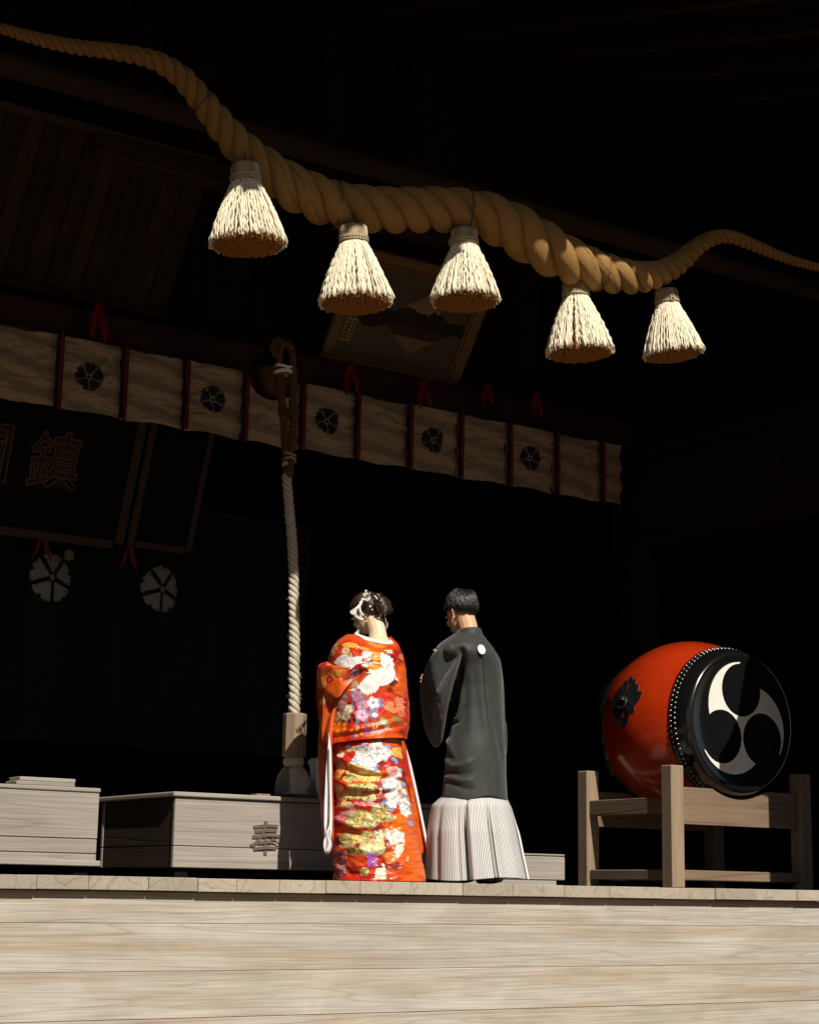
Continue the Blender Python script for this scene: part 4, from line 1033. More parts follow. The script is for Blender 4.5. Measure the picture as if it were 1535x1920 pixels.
LR = [(1360, 632, 748), (1390, 628, 753), (1420, 627, 757), (1460, 628, 764), (1500, 628, 771), (1550, 627, 780), (1600, 625, 789), (1652, 624, 798)]
GU, GL = Garment(KR), Garment(LR)
def tocol_body(x, y):
    g_ = GU if y < 1388 else GL; return (g_.phi(x, y)/(np.pi/2)+1)/2
RED, ORG, DRED, GOLD, WHT = sr(196, 34, 6), sr(222, 92, 6), sr(128, 10, 4), sr(228, 160, 40), np.array([.84, .82, .78])
def paint_base(cv, f):
    H, W = cv.H, cv.W; y = cv.yy/3.0+1180; x = cv.xx/W
    n = fbm(x*5, y*.03, 4); k = np.clip((n-.42)*4, 0, 1)[..., None]; cv.A[:] = RED*(1-k)+ORG*.9*k
    n2 = np.clip((fbm(x*7+9, y*.05, 3)-.55)*5, 0, 1)[..., None]; cv.A[:] = cv.A*(1-n2)+DRED*n2
    lo_ = (np.clip((y-1500)/100, 0, 1)*np.clip((x-.55)*4, 0, 1))[..., None]; cv.A[:] = cv.A*(1-lo_)+sr(226, 98, 4)*lo_
    r_ = np.random.default_rng(3)
    for k in range(260):
        px_, py_ = r_.uniform(600, 800), r_.uniform(1190, 1655); cv.ell(px_, py_, r_.uniform(.4, 1.3), r_.uniform(.3, .7), sr(244, 190, 70)) if r_.random() < .7 else None
cv = Canvas(tocol_body); paint_base(cv, 0)
c5 = lambda x, y: (590+x/8, 1180+y/8)
c6 = lambda x, y: (590+x/6.977, 1400+y/6.977)
P5 = lambda L: [c5(*p) for p in L]; P6 = lambda L: [c6(*p) for p in L]
def F5(x, y, r_, col, **k): cv.flower(*c5(x, y), r_/8, col, **k)
def F6(x, y, r_, col, **k): cv.flower(*c6(x, y), r_/6.977, col, **k)
# collar-side gold and mums
for (x, y, rx, ry) in ((670, 310, 48, 18), (1150, 370, 42, 18), (450, 700, 60, 12), (1130, 320, 60, 14)): cv.ell(*c5(x, y), rx/8, ry/8, WHT, .2)
for (x, y, rx, ry) in ((580, 300, 120, 45), (960, 470, 90, 60), (930, 640, 130, 40), (420, 690, 110, 70), (800, 330, 90, 30), (130, 850, 70, 120)): cv.ell(*c5(x, y), rx/8, ry/8, sr(222, 128, 16), spec=sr(240, 190, 80))
F5(330, 325, 46, sr(238, 150, 20), n=9); F5(515, 388, 60, sr(238, 196, 150), n=10); F5(292, 412, 44, sr(230, 150, 90), n=9); F5(1320, 420, 46, sr(226, 120, 60), n=8); F5(235, 640, 46, sr(200, 60, 10), n=6)
cv.leaf(*c5(580, 420), 9, 2, 1.2, sr(220, 200, 90)); cv.leaf(*c5(395, 340), 6, 2, .3, sr(120, 110, 40)); cv.ell(*c5(340, 270), 4, 1.6, sr(240, 225, 170))
# upper crane
cv.poly(P5([(320, 562), (360, 510), (410, 470), (470, 450), (540, 450), (590, 480), (640, 490), (700, 475), (760, 470), (780, 500), (745, 545), (830, 575), (690, 590), (620, 625), (560, 640), (480, 635), (400, 605)]), WHT)
for k in range(17): t = k/16; a = np.array([740, 545]); e = np.array([330+330*t, 555-100*math.sin(t*2.3)]) if t < .6 else np.array([530+260*(t-.3), 470-10*t]); cv.line(*c5(*(a*.25+e*.75)), *c5(*e), .55, sr(200, 120, 70))
cv.poly(P5([(755, 430), (775, 395), (820, 375), (850, 390), (875, 382), (880, 405), (902, 400), (892, 430), (907, 442), (880, 470), (840, 490), (800, 505), (768, 480)]), WHT)
cv.poly(P5([(810, 550), (850, 515), (905, 505), (918, 545), (890, 585), (850, 602), (815, 578)]), sr(112, 52, 44)); cv.poly(P5([(820, 525), (860, 498), (892, 512), (880, 532), (840, 545)]), WHT)
cv.poly(P5([(555, 660), (620, 620), (660, 615), (600, 660), (560, 676)]), WHT); cv.ell(*c5(795, 615), 5.5, 2.0, WHT, .15)
cv.poly(P5([(910, 545), (1050, 572), (1048, 592), (920, 562)]), sr(246, 226, 150))
# big crane
BC = [(1025, 375), (1060, 395), (1085, 440), (1108, 415), (1120, 450), (1150, 440), (1148, 475), (1192, 480), (1178, 525), (1208, 560), (1195, 620), (1235, 690), (1265, 740), (1285, 800), (1215, 755), (1200, 800), (1150, 865), (1080, 895), (1010, 905), (995, 950), (960, 985), (945, 1012), (925, 995), (890, 1045), (875, 1015), (835, 1062), (825, 1025), (780, 1062), (770, 1030), (720, 1052), (715, 1020), (660, 1042), (660, 1005), (600, 1017), (620, 985), (565, 977), (640, 950), (700, 900), (760, 850), (800, 800), (850, 750), (905, 735), (820, 720), (862, 700), (855, 668), (930, 682), (990, 655), (1055, 620), (1030, 560), (1018, 480)]
cv.poly(P5(BC), WHT); cv.poly(P5([(1140, 870), (1200, 800), (1215, 752), (1278, 812), (1270, 850), (1240, 850), (1235, 892), (1200, 880), (1180, 907)]), sr(104, 36, 26))
for k in range(12): t = k/11; e = np.array([575+350*t, 985+75*math.sin(t*np.pi*.8)]); a = np.array([860+70*t, 800+60*t]); cv.line(*c5(*e), *c5(*(a*.7+e*.3)), .7, sr(176, 118, 88))
for k in range(6): cv.line(*c5(1195-15*k, 500+20*k), *c5(1120-5*k, 560+25*k), .5, sr(190, 150, 130))
# blossom clusters
for (x, y, a) in ((1000, 1130, -.3), (1000, 1170, .5), (940, 1230, 1.0), (870, 1230, .9), (860, 1290, .3), (900, 1370, .9), (850, 1330, .5), (700, 1440, 1.9), (800, 1430, 1.2), (720, 1400, 2.2), (760, 1100, .8), (620, 1150, 2.0), (690, 1140, 1.4), (620, 740, -1.0), (660, 730, -.6), (650, 1210, 2.6)): cv.leaf(*c5(x, y), 9, 2.9, a, sr(112, 134, 176)); cv.leaf(*c5(x, y), 7, .5, a, sr(60, 70, 110))
for (x, y, a) in ((545, 1160, .2), (600, 1330, .4), (500, 1390, 1.6), (570, 1400, 1.2), (640, 1380, 1.0), (430, 1240, 2.5), (380, 1400, 1.9)): cv.leaf(*c5(x, y), 8, 3, a, sr(70, 28, 30))
for (x, y, r_, c_) in ((690, 1058, 92, (188, 138, 164)), (770, 1200, 88, (206, 152, 186)), (920, 1158, 88, (246, 224, 246)), (762, 1342, 98, (220, 172, 196)), (512, 1062, 54, (150, 108, 112)), (470, 1182, 64, (176, 138, 130)), (562, 1256, 68, (216, 200, 166)), (397, 1336, 64, (196, 176, 146)), (530, 1348, 66, (196, 180, 146)), (650, 890, 62, (190, 150, 120)), (600, 800, 48, (150, 110, 110))): F5(x, y, r_, sr(*c_), ph=x*.01)
cv.ell(*c5(940, 1342), 5.2, 4.4, sr(248, 230, 244)); cv.poly(P5([(540, 870), (600, 820), (740, 740), (735, 760), (640, 820), (600, 860), (545, 885)]), sr(190, 130, 120))
for (x, y, r_, c_) in ((1160, 1162, 44, (238, 146, 96)), (1120, 1222, 48, (240, 150, 96)), (1192, 1252, 50, (236, 140, 90)), (1280, 1102, 66, (226, 112, 96)), (1282, 1182, 60, (232, 128, 96)), (1272, 1244, 52, (232, 134, 90)), (1298, 1302, 50, (222, 104, 92))): F5(x, y, r_, sr(*c_), n=7)
for k in range(9): a = -2.4+k*.2; cv.leaf(*c5(1010, 1470), 13, 1.2, a+1.0, sr(150, 176, 140)); cv.leaf(*c5(1200, 1440), 14, 1.2, a+.5, sr(132, 120, 52))
for (x, y, r_) in ((430, 1440, 30), (510, 1462, 34), (345, 1500, 28), (412, 1562, 44), (520, 1520, 24), (700, 1520, 26), (622, 1560, 26), (692, 1560, 24), (752, 1612, 26), (360, 1440, 26)): F5(x, y, r_, sr(236, 146, 26))
F5(822, 1582, 40, sr(150, 96, 190)); [F5(900+40*k, 1600-7*k, 26, sr(228, 150, 150)) for k in range(7)]
for (x, y, a) in ((930, 1570, -1.9), (950, 1560, -1.3), (1090, 1560, -1.8), (1110, 1550, -1.2)): cv.leaf(*c5(x, y), 8, 1.6, a, sr(236, 224, 170))
for k in range(8): F5(640+k*8, 1640-8*(k % 3), 22, sr(120, 100, 60) if k % 2 else sr(170, 90, 110))
# lower panel
for (x, y, rx, ry, sd) in ((600, 560, 200, 60, 31), (380, 680, 90, 60, 32), (900, 820, 150, 60, 33), (520, 900, 130, 60, 34), (900, 1180, 90, 70, 35), (640, 1380, 200, 60, 36), (760, 560, 120, 50, 37)): cv.cloudpine(*c6(x, y), rx/6.977, ry/6.977, sd, 0)
for (x, y, rx, ry, c_) in ((600, 330, 170, 110, (226, 138, 22)), (700, 400, 200, 90, (232, 160, 44)), (340, 330, 80, 100, (224, 128, 16)), (640, 60, 200, 40, (226, 108, 14)), (1130, 80, 110, 70, (226, 150, 30)), (1120, 600, 60, 160, (222, 104, 8)), (1130, 1000, 100, 130, (228, 112, 8)), (1210, 1180, 70, 150, (222, 96, 6)), (1030, 1460, 80, 90, (228, 108, 8)), (560, 1520, 200, 60, (206, 66, 8))):
    cv.ell(*c6(x, y), rx/6.977, ry/6.977, sr(*c_), spec=sr(246, 214, 120) if y < 450 else None, lob=5, la=.07)
for (x, y, rx, ry) in ((870, 290, 90, 40), (870, 720, 60, 70), (880, 1060, 60, 60), (1090, 1570, 80, 50), (910, 860, 30, 40), (1080, 200, 60, 40), (960, 600, 40, 60)): cv.ell(*c6(x, y), rx/6.977, ry/6.977, sr(142, 46, 34), lob=5, la=.2)
for (x, y, rx, ry) in ((830, 360, 45, 16), (720, 350, 130, 26), (900, 600, 20, 40), (1190, 600, 35, 50), (560, 250, 130, 16)): cv.ell(*c6(x, y), rx/6.977, ry/6.977, sr(250, 232, 160), -.25, spec=WHT)
for (x, y, a) in ((560, 60, 0), (640, 40, -.5), (700, 60, .4), (720, 110, .8), (940, 20, 0), (520, 210, .3), (590, 240, .6), (1020, 170, .2), (1060, 170, 1.0), (820, 280, 1.4), (340, 190, 1.2), (330, 240, 1.8), (930, 740, .2), (960, 660, -.3), (1010, 800, 1.2), (1160, 460, .9), (1160, 620, .6), (1260, 960, 1.4), (900, 770, -.2)): cv.leaf(*c6(x, y), 11, 3.4, a, sr(136, 160, 204))
PE = [(560, 90), (640, 60), (740, 85), (745, 0), (800, -30), (900, -20), (935, 60), (1000, 50), (1042, 100), (1000, 150), (930, 190), (870, 230), (820, 290), (720, 305), (640, 280), (600, 230), (520, 205), (565, 150)]
cv.poly(P6(PE), WHT); [cv.flower(*c6(x, y), r_/6.977, np.array([.86, .83, .78]), mid=sr(236, 210, 180)) for x, y, r_ in ((650, 150, 90), (850, 50, 95), (930, 120, 85), (740, 230, 80))]
for (x, y, r_) in ((1090, 350, 72), (1010, 500, 92), (1090, 520, 80), (1060, 680, 95), (1030, 760, 60), (1190, 740, 72), (1210, 850, 70), (1180, 800, 60), (1110, 1190, 82), (1060, 1230, 60)): F6(x, y, r_, WHT, mid=sr(238, 214, 190), ph=x*.02)
cv.ell(*c6(1025, 340), 11, 9, sr(220, 150, 140)); cv.poly(P6([(1090, 1300), (1170, 1270), (1165, 1380), (1110, 1470), (1070, 1380)]), WHT)
cv.poly(P6([(850, 1600), (960, 1590), (985, 1740), (830, 1740)]), sr(240, 220, 160), spec=WHT)
cv.ell(*c6(990, 1150), 6, 9, sr(206, 186, 176))
for (x, y, rx, ry, sd, tn) in ((500, 440, 110, 60, 1, 1), (350, 560, 70, 85, 2, 1), (520, 650, 150, 75, 3, 0), (440, 780, 110, 70, 4, 0), (760, 680, 100, 60, 5, 1), (800, 920, 240, 105, 6, 0), (640, 1010, 190, 80, 7, 0), (560, 1230, 220, 110, 8, 0), (820, 1290, 150, 130, 9, 1), (430, 1250, 100, 90, 10, 0), (720, 1150, 80, 50, 11, 1), (700, 1630, 70, 60, 12, 0)): cv.cloudpine(*c6(x, y), rx/6.977, ry/6.977, sd, tn)
for (x, y, nx_, ny_, c_) in ((400, 950, 5, 6, (218, 120, 150)), (520, 850, 4, 3, (222, 130, 150)), (700, 790, 8, 2, (226, 140, 150)), (390, 1440, 6, 3, (200, 116, 150)), (810, 1500, 4, 7, (160, 112, 206)), (370, 1600, 3, 6, (198, 140, 150)), (420, 1600, 2, 6, (204, 150, 156))):
    r_ = np.random.default_rng(x)
    for i in range(nx_):
        for j in range(ny_): cv.ell(*c6(x+(i-nx_/2)*30+r_.uniform(-8, 8), y+(j-ny_/2)*26+r_.uniform(-8, 8)), 2.2, 1.7, sr(*c_)*r_.uniform(.7, 1.15), r_.uniform(0, 3))
for (x, y, a) in ((820, 1120, .5), (880, 1110, .3), (860, 1190, 1.2), (900, 1170, .8), (920, 1540, .6), (940, 1580, .9), (500, 1650, 0), (480, 1620, .7)): cv.leaf(*c6(x, y), 8, 2.2, a, WHT if y < 1600 else sr(60, 110, 50))
for k in range(26): r_ = np.random.default_rng(50+k); t = k/26; cv.leaf(*c6(1000+200*t+r_.uniform(-60, 60), 1080+440*((k*7) % 13)/13), 4.5, 1.7, r_.uniform(0, 6), sr(206, 206, 150))
F6(475, 60, 44, sr(226, 190, 160), n=8); F6(375, 130, 48, sr(240, 214, 190), n=8)
sc_ = Canvas(lambda x, y: min(max((x-585)/230, 0), 1)); paint_base(sc_, 1); sc_.A *= .92
for (x, y, r_, c_) in ((604, 1378, 6, (198, 90, 70)), (601, 1367, 5, (206, 100, 80)), (608, 1402, 4, (210, 150, 100)), (604, 1420, 5, (196, 90, 70)), (606, 1460, 5, (190, 70, 40)), (613, 1345, 4, (200, 60, 20)), (608, 1290, 5, (176, 20, 10)), (603, 1296, 5, (170, 20, 8)), (612, 1316, 6, (210, 150, 90)), (620, 1275, 6, (150, 20, 8)), (618, 1262, 5, (180, 30, 8)), (640, 1268, 5, (200, 60, 20)), (775, 1545, 7, (214, 80, 20)), (770, 1500, 5, (220, 90, 30))): sc_.flower(x, y, r_, sr(*c_))
for (x, y, rx, ry) in ((606, 1280, 8, 12), (640, 1262, 22, 7)): sc_.ell(x, y, rx, ry, sr(206, 110, 20), spec=sr(226, 160, 60))
def bilin(cvs, u, v_):
    x = np.clip(u*(cvs.W-1), 0, cvs.W-1.001); y = np.clip(v_*(cvs.H-1), 0, cvs.H-1.001); i, j = y.astype(int), x.astype(int); fy, fx = (y-i)[:, None], (x-j)[:, None]
    A_ = cvs.A; return (A_[i, j]*(1-fx)+A_[i, j+1]*fx)*(1-fy)+(A_[i+1, j]*(1-fx)+A_[i+1, j+1]*fx)*fy
col_body = lambda PX, PY, phw: bilin(cv, (phw/(np.pi/2)+1)/2, (PY-1180)/480)
col_slv = lambda a, b_: bilin(sc_, np.clip((a-585)/230, 0, 1), (b_-1180)/480)

def make_bride():
    c, m = GU.ring(1300)
    base = (c[0], .32, 0)
    pr = thing('person', 'bride with her back turned, orange-red crane and flower kimono, gold hair ornaments', 'person', base, 'wedding couple')
    # body
    hc = at(687, 1150, .405); hd = Head(hc, R(14), R(24), .97, R(-5))
    parts = hd.parts()
    nb = at(707, 1206, .30)
    parts += [tp([hd.w((0, -.03, -.045)), (hd.w((0, -.035, -.09))+nb)/2+np.array([0, -.012, .0]), nb+np.array([0, .0, -.03])], [.052, .050, .066])]
    parts.append(ellV(nb+np.array([0, .03, -.10]), (.15, .085, .10))); parts.append(ellV(nb+np.array([-.005, -.022, -.035]), (.082, .068, .075)))
    parts.append(ellV((base[0], .33, 1.00), (.13, .09, .28))); parts.append(ellV((base[0]+.02, .33, .75), (.14, .10, .15)))
    for sx in (-1, 1):
        parts.append(tp([(base[0]+.03+sx*.07, .33, .75), (base[0]+.06+sx*.07, .34, .42), (base[0]+.07+sx*.06, .33, .06)], [.075, .058, .036]))
        parts.append(tp([(base[0]+.07+sx*.06, .31, .045), (base[0]+.07+sx*.06, .40, .035), (base[0]+.07+sx*.06, .47, .025)], [.034, .034, .022]))
        sh = nb+np.array([sx*.14, .03, -.06]); el = np.array([base[0]+sx*.19, .42, 1.03]); wr = np.array([base[0]+sx*.05, .60, 1.02])
        parts.append(tp([sh, el, wr], [.045, .038, .024])); parts += hand(wr, (-sx*.75, .15, .25), sx, (0, .2, 1), .92)
    fuse('body', parts, .0045, MT['palskin'], pr, 5); eyes(hd, pr)
    # hair: swept-up cap, side wings and rolled bun
    cap_axis = np.array([0, -.62, .55]); cap_axis /= np.linalg.norm(cap_axis)
    q = Vector((0, 0, 1)).rotation_difference(Vector(cap_axis)).to_matrix(); Q = np.array(q)
    al = np.linspace(.02, 1.0, 26); az = np.linspace(0, 2*np.pi, 72, endpoint=False)
    lim = lambda p: 1.42+.50*np.clip(np.cos(p-math.pi/2), 0, 1)+.12*np.clip(-np.cos(p-math.pi/2), 0, 1)*2.6
    AL = al[:, None]*lim(az)[None]; D_ = np.stack([np.sin(AL)*np.cos(az), np.sin(AL)*np.sin(az), np.cos(AL)], -1) @ Q.T
    rad = np.array([.090, .109, .101])*(1+.035*np.sin(az*9+3*AL)[..., None]*np.sin(AL)[..., None]+.02*(fbm(az[None]*6+AL*0, AL*3, 2)-.5)[..., None])
    add('hair_cap', hd.w((D_*rad+np.array([0, -.010, .020])).reshape(-1, 3)), gridF(26, 72, True), MT['hairbr'], pr, True)
    A = Acc()
    for k in range(420):
        p = rng.uniform(0, 2*np.pi); a1 = float(lim(np.array(p)))*rng.uniform(.96, 1.02); t = np.linspace(.28, a1, 12)
        D_ = np.stack([np.sin(t)*np.cos(p+.10*np.sin(t*3+k)), np.sin(t)*np.sin(p+.10*np.sin(t*3+k)), np.cos(t)], -1) @ Q.T
        A.add(*tubeVF(hd.w(D_*np.array([.092, .111, .103])*(1+.010*rng.uniform(0, 1))+np.array([0, -.010, .020])), np.linspace(.0026, .0014, 12)*rng.uniform(.6, 1.4), 5, flat=.55))
    A.build('hair_strands', MT['hairbr'], pr)
    bunc = np.array([.004, -.112, -.020])
    curls = [([(-.046, -.008, -.026), (-.02, -.036, -.038), (.018, -.036, -.038), (.044, -.010, -.026)], [.016, .026, .026, .016]),
             ([(-.046, -.002, .012), (-.022, -.034, -.008), (.018, -.036, -.006), (.046, -.004, .008)], [.014, .022, .022, .014]),
             ([(-.036, .004, .034), (-.024, -.026, .020), (.006, -.036, .022), (.030, -.020, .040), (.026, .010, .052)], [.012, .020, .021, .019, .011]),
             ([(.040, .0, .048), (.046, -.022, .020), (.036, -.026, -.010), (.030, -.01, -.03)], [.011, .017, .016, .010]),
             ([(-.034, .008, .056), (-.010, -.018, .060), (.018, -.010, .066), (.032, .016, .056)], [.010, .018, .018, .010])]
    for P, r_ in curls:
        P = catmull(np.array(P)+bunc, 30); r2 = np.interp(np.linspace(0, 1, 30), np.linspace(0, 1, len(r_)), r_)
        A = Acc(); T_, N_, B_ = frames(P)
        A.add(*tubeVF(hd.w(P), r2*.93, 14))
        for j in range(30):
            a = 2*np.pi*j/30+np.linspace(0, .7, 30)+rng.uniform(-.1, .1); A.add(*tubeVF(hd.w(P+(r2*.94)[:, None]*(np.cos(a)[:, None]*N_+np.sin(a)[:, None]*B_)), .0021*np.sin(np.linspace(.4, 2.8, 30))*rng.uniform(.6, 1.4), 5))
        A.build('bun_roll', MT['hairbr'], pr)
    for (x0, y0, z0), dx in (((.066, -.030, -.055), 1), ((-.070, .02, -.06), -1)):
        for j in range(4 if dx > 0 else 2):
            P = catmull([hd.w((x0, y0+.01*j, z0+.05)), hd.w((x0+dx*.024, y0-.004*j, z0+.01)), hd.w((x0+dx*(.034-.006*j), y0-.012, z0-.03)), hd.w((x0+dx*.012, y0-.004, z0-.066+.008*j)), hd.w((x0+dx*.002, y0, z0-.05))], 24)
            tube('side_curl', P, np.linspace(.0085, .0025, 24)*(1 if dx > 0 else .45), MT['hairbr'], pr, 8)
    # ornaments
    s0 = .285
    orn = [at(x, y, s0)-np.array([0, .0, 0]) for x, y in ((681, 1117), (684, 1111), (689, 1113), (692, 1120), (686, 1124), (679, 1122), (676, 1130), (671, 1136), (664, 1142), (657, 1147), (660, 1150), (666, 1145))]
    ho = thing('hair_ornament', 'gold and white corded flower ornament pinned in the bride hair bun', 'hair ornament', tuple(at(690, 1135, s0)))
    for k in range(2): tube('cord_loop', catmull(np.array(orn)+np.array([.004*k, -.003*k, -.006*k]), 70), .0024, MT['pearl'], ho, 7)
    for k in range(3): tube('cord_loop', catmull([at(x+1.5*k, y-1.2*k, s0) for x, y in ((672, 1136), (668, 1142), (664, 1149), (666, 1156), (672, 1160), (680, 1163))], 40), .0022, MT['pearl'], ho, 7)
    tube('cord_band', catmull([at(x, y, s0) for x, y in ((676, 1128), (674, 1138), (676, 1148), (681, 1154))], 24), [.0065]*24, MT['pearl'], ho, 8)
    tube('gold_mesh', catmull([at(x, y, s0+.01) for x, y in ((672, 1162), (680, 1165), (688, 1164), (685, 1156))], 24), [.005]*24, MT['gold'], ho, 8)
    tube('cord_band', catmull([at(x, y, s0) for x, y in ((702, 1117), (707, 1124), (709, 1133), (706, 1140))], 24), [.0045]*24, MT['pearl'], ho, 8)
    tube('cord_band', catmull([at(x, y, s0) for x, y in ((714, 1151), (712, 1156), (709, 1160))], 12), [.0055]*12, MT['pearl'], ho, 8)
    for k, (x, y, r_) in enumerate(((686, 1108, .006), (693, 1113, .005), (711, 1127, .008), (714, 1132, .009), (712, 1138, .010), (716, 1140, .009), (719, 1143, .008), (722, 1146, .008), (725, 1149, .008), (722, 1151, .008), (717, 1134, .007), (726, 1144, .006), (694, 1137, .006), (698, 1143, .005), (708, 1143, .006))):
        p = at(x, y, s0-.01); A = Acc()
        for j in range(5): a = 2*np.pi*j/5+k; V, F = ellV((0, 0, 0), (r_*.55, r_*.4, r_*.55), n=7); A.add(V+p+r_*.6*np.array([math.cos(a), 0, math.sin(a)]), F)
        V, F = ellV(p+np.array([0, -.003, 0]), (r_*.35,)*3, n=6); A.add(V, F)
        A.build('blossom', MT['gold'] if k % 3 else MT['pearl'], ho)
    # kimono
    def dU(PX, PY):
        d = .011*(fbm(PX*.045+3, PY*.03, 4)-.5)*2
        d += ridge(PX, PY, [(632, 1308), (646, 1292), (668, 1268), (700, 1258)], 5, .020, .5)+ridge(PX, PY, [(640, 1312), (655, 1296), (680, 1276)], 5, -.012)
        d += ridge(PX, PY, [(620, 1370), (660, 1376), (720, 1366), (757, 1352)], 5, .010)+ridge(PX, PY, [(640, 1382), (700, 1380), (752, 1368)], 4, -.009)
        d += ridge(PX, PY, [(752, 1250), (744, 1290), (752, 1330)], 4, -.012)+ridge(PX, PY, [(735, 1240), (738, 1275), (748, 1300)], 6, .010)
        d += ridge(PX, PY, [(650, 1218), (690, 1228), (720, 1226)], 5, .006)+ridge(PX, PY, [(660, 1345), (690, 1356), (730, 1345)], 8, .008)
        return d+.016*np.clip((PY-1280)/110, 0, 1)
    def dL(PX, PY):
        d = .016*(fbm(PX*.035+8, PY*.05, 4)-.5)*2*np.clip((PY-1385)/20, 0, 1)
        for pts, w_, h in (([(628, 1418), (670, 1440), (720, 1452), (750, 1440)], 6, .020), ([(632, 1432), (680, 1456), (730, 1462)], 5, -.014), ([(630, 1462), (660, 1478), (715, 1484), (750, 1475)], 6, .016), ([(640, 1490), (690, 1496), (735, 1488)], 5, -.013),
                           ([(634, 1520), (665, 1512), (720, 1516)], 6, .014), ([(636, 1540), (680, 1556), (720, 1548)], 6, .014), ([(640, 1562), (690, 1572), (725, 1560)], 5, -.012), ([(636, 1600), (670, 1592), (700, 1600), (730, 1590)], 7, .014), ([(730, 1430), (742, 1500), (752, 1560), (766, 1640)], 9, .014), ([(722, 1440), (724, 1520), (726, 1650)], 3, -.010), ([(640, 1620), (665, 1640), (700, 1645)], 6, -.010)):
            d += ridge(PX, PY, pts, w_, h)
        return d
    kl = GL.build('kimono_skirt', 1362, 1652, 430, 380, MT['kimono'], pr, dL, col_body)
    ku = GU.build('kimono_back', 1192, 1392, 330, 380, MT['kimono'], pr, dU, col_body, slope=lambda PX, PY: np.clip((PY-1330)/62, 0, 1)*np.clip((np.where(PX > 900, PX-400, PX)-690)/70, -1, 1)*.024-.075*np.exp(-((PX-712)/30)**2)*np.clip((1232-PY)/40, 0, 1))
    kl['label'] = 'orange-red skirt with pine clouds and white peonies'; ku['label'] = 'orange-red back with two white cranes'
    # collar band and white under-collar, standing away from the nape
    def collar(name, r0, z0, hgt, mat, cc, th_, colr=None, n=120):
        a = np.linspace(R(-150), R(150), n); V = []; f = np.abs(a)/R(150)
        cx = cc+np.stack([np.sin(a)*r0[0], -np.cos(a)*r0[1], z0*f**1.3], 1)
        lo_ = cx+np.stack([np.sin(a)*.032, -np.cos(a)*.030, -hgt*np.ones(n)], 1); mid = (cx+lo_)/2+np.stack([np.sin(a)*th_, -np.cos(a)*th_, 0*a], 1)
        inn_ = cx-np.stack([np.sin(a)*.007, -np.cos(a)*.007, .004*np.ones(n)], 1); inb = inn_-np.array([0, 0, hgt*.8])
        G = np.stack([lo_, mid*.5+lo_*.5+np.stack([np.sin(a), -np.cos(a), 0*a], 1)*th_*.4, mid, mid*.5+cx*.5+np.stack([np.sin(a), -np.cos(a), 0*a], 1)*th_*.4, cx, inn_, inb], 0)
        uvc = np.stack(np.broadcast_arrays(np.arange(7)[:, None]*.2, a[None]), -1).reshape(-1, 2)
        col = None if colr is None else colr(np.broadcast_to(a[None], (7, n)).ravel(), np.repeat(np.arange(7), n))
        return add(name, G.reshape(-1, 3), gridF(7, n), mat, pr, True, uv=uvc, col=col)
    ccen = at(700, 1208, .29)+np.array([0, 0, -.022])
    def ccol(a, k): n_ = fbm(a*4+5, k*.8, 3)[:, None]; c_ = RED*(n_ < .45)+sr(222, 110, 16)*(n_ >= .45); c_ = np.where((fbm(a*14, k*1.1+3, 2) > .60)[:, None], sr(206, 150, 60), c_); return np.where(((k == 0) | (k == 1))[:, None], DRED*.6, c_)
    collar('collar_band', (.107, .114), .078, .062, MT['kimono'], ccen+np.array([0, 0, .012]), .010, ccol)
    collar('under_collar', (.093, .101), .086, .050, MT['whitecloth'], ccen+np.array([0, 0, .026]), .005)
    # sleeves
    def ol(L): return [(*at(x, y, s_), x, y) for x, y, s_ in L]
    pillow('sleeve', ol([(613, 1240, .30), (597, 1247, .40), (598, 1268, .43), (595, 1290, .44), (602, 1312, .43), (607, 1326, .42), (602, 1348, .43), (599, 1375, .44), (598, 1420, .44), (601, 1480, .44), (604, 1540, .43), (608, 1588, .42), (614, 1604, .40), (621, 1606, .34), (624, 1580, .29), (623, 1520, .27), (621, 1450, .27), (620, 1390, .27), (624, 1345, .28), (632, 1310, .28), (634, 1280, .28), (626, 1250, .28)]), .026, MT['kimono'], pr, 30, 260, .007, 1, col_slv)
    pillow('sleeve_fold', ol([(622, 1247, .25), (598, 1249, .33), (600, 1268, .34), (604, 1290, .33), (618, 1302, .28), (634, 1309, .225), (650, 1290, .195), (672, 1270, .185), (690, 1256, .18), (668, 1252, .185), (645, 1250, .205)]), .022, MT['kimono'], pr, 26, 200, .006, 2, col_slv)
    pillow('sleeve_lining', ol([(617, 1372, .262), (621, 1410, .258), (622, 1480, .256), (623, 1545, .256), (621, 1572, .256), (622, 1586, .26), (617, 1600, .275), (610, 1602, .30), (606, 1590, .30), (609, 1566, .29), (607, 1545, .285), (608, 1500, .28), (611, 1440, .275), (614, 1400, .268)]), .010, MT['whitecloth'], pr, 18, 160, .006, 3)
    tube('lining_fold', catmull([at(x, y, .24) for x, y in ((618, 1400), (619, 1460), (619, 1540), (613, 1562), (617, 1582), (613, 1596))], 50), .0045, MT['whitecloth'], pr, 7)
    pillow('sleeve', ol([(752, 1380, .40), (760, 1396, .43), (768, 1426, .45), (780, 1480, .46), (792, 1545, .47), (802, 1590, .47), (797, 1600, .46), (785, 1601, .45), (774, 1560, .44), (762, 1490, .43), (750, 1430, .42), (744, 1395, .41)]), .016, MT['kimono'], pr, 22, 160, .006, 4, col_slv)
    tube('sleeve_lining', catmull([at(x, y, .425) for x, y in ((757, 1392), (762, 1412), (769, 1440), (780, 1488), (791, 1540), (797, 1570), (802, 1592))], 60), np.interp(np.linspace(0, 1, 60), [0, .3, 1], [.004, .010, .0085]), MT['whitecloth'], pr, 8)
    return pr
make_bride()

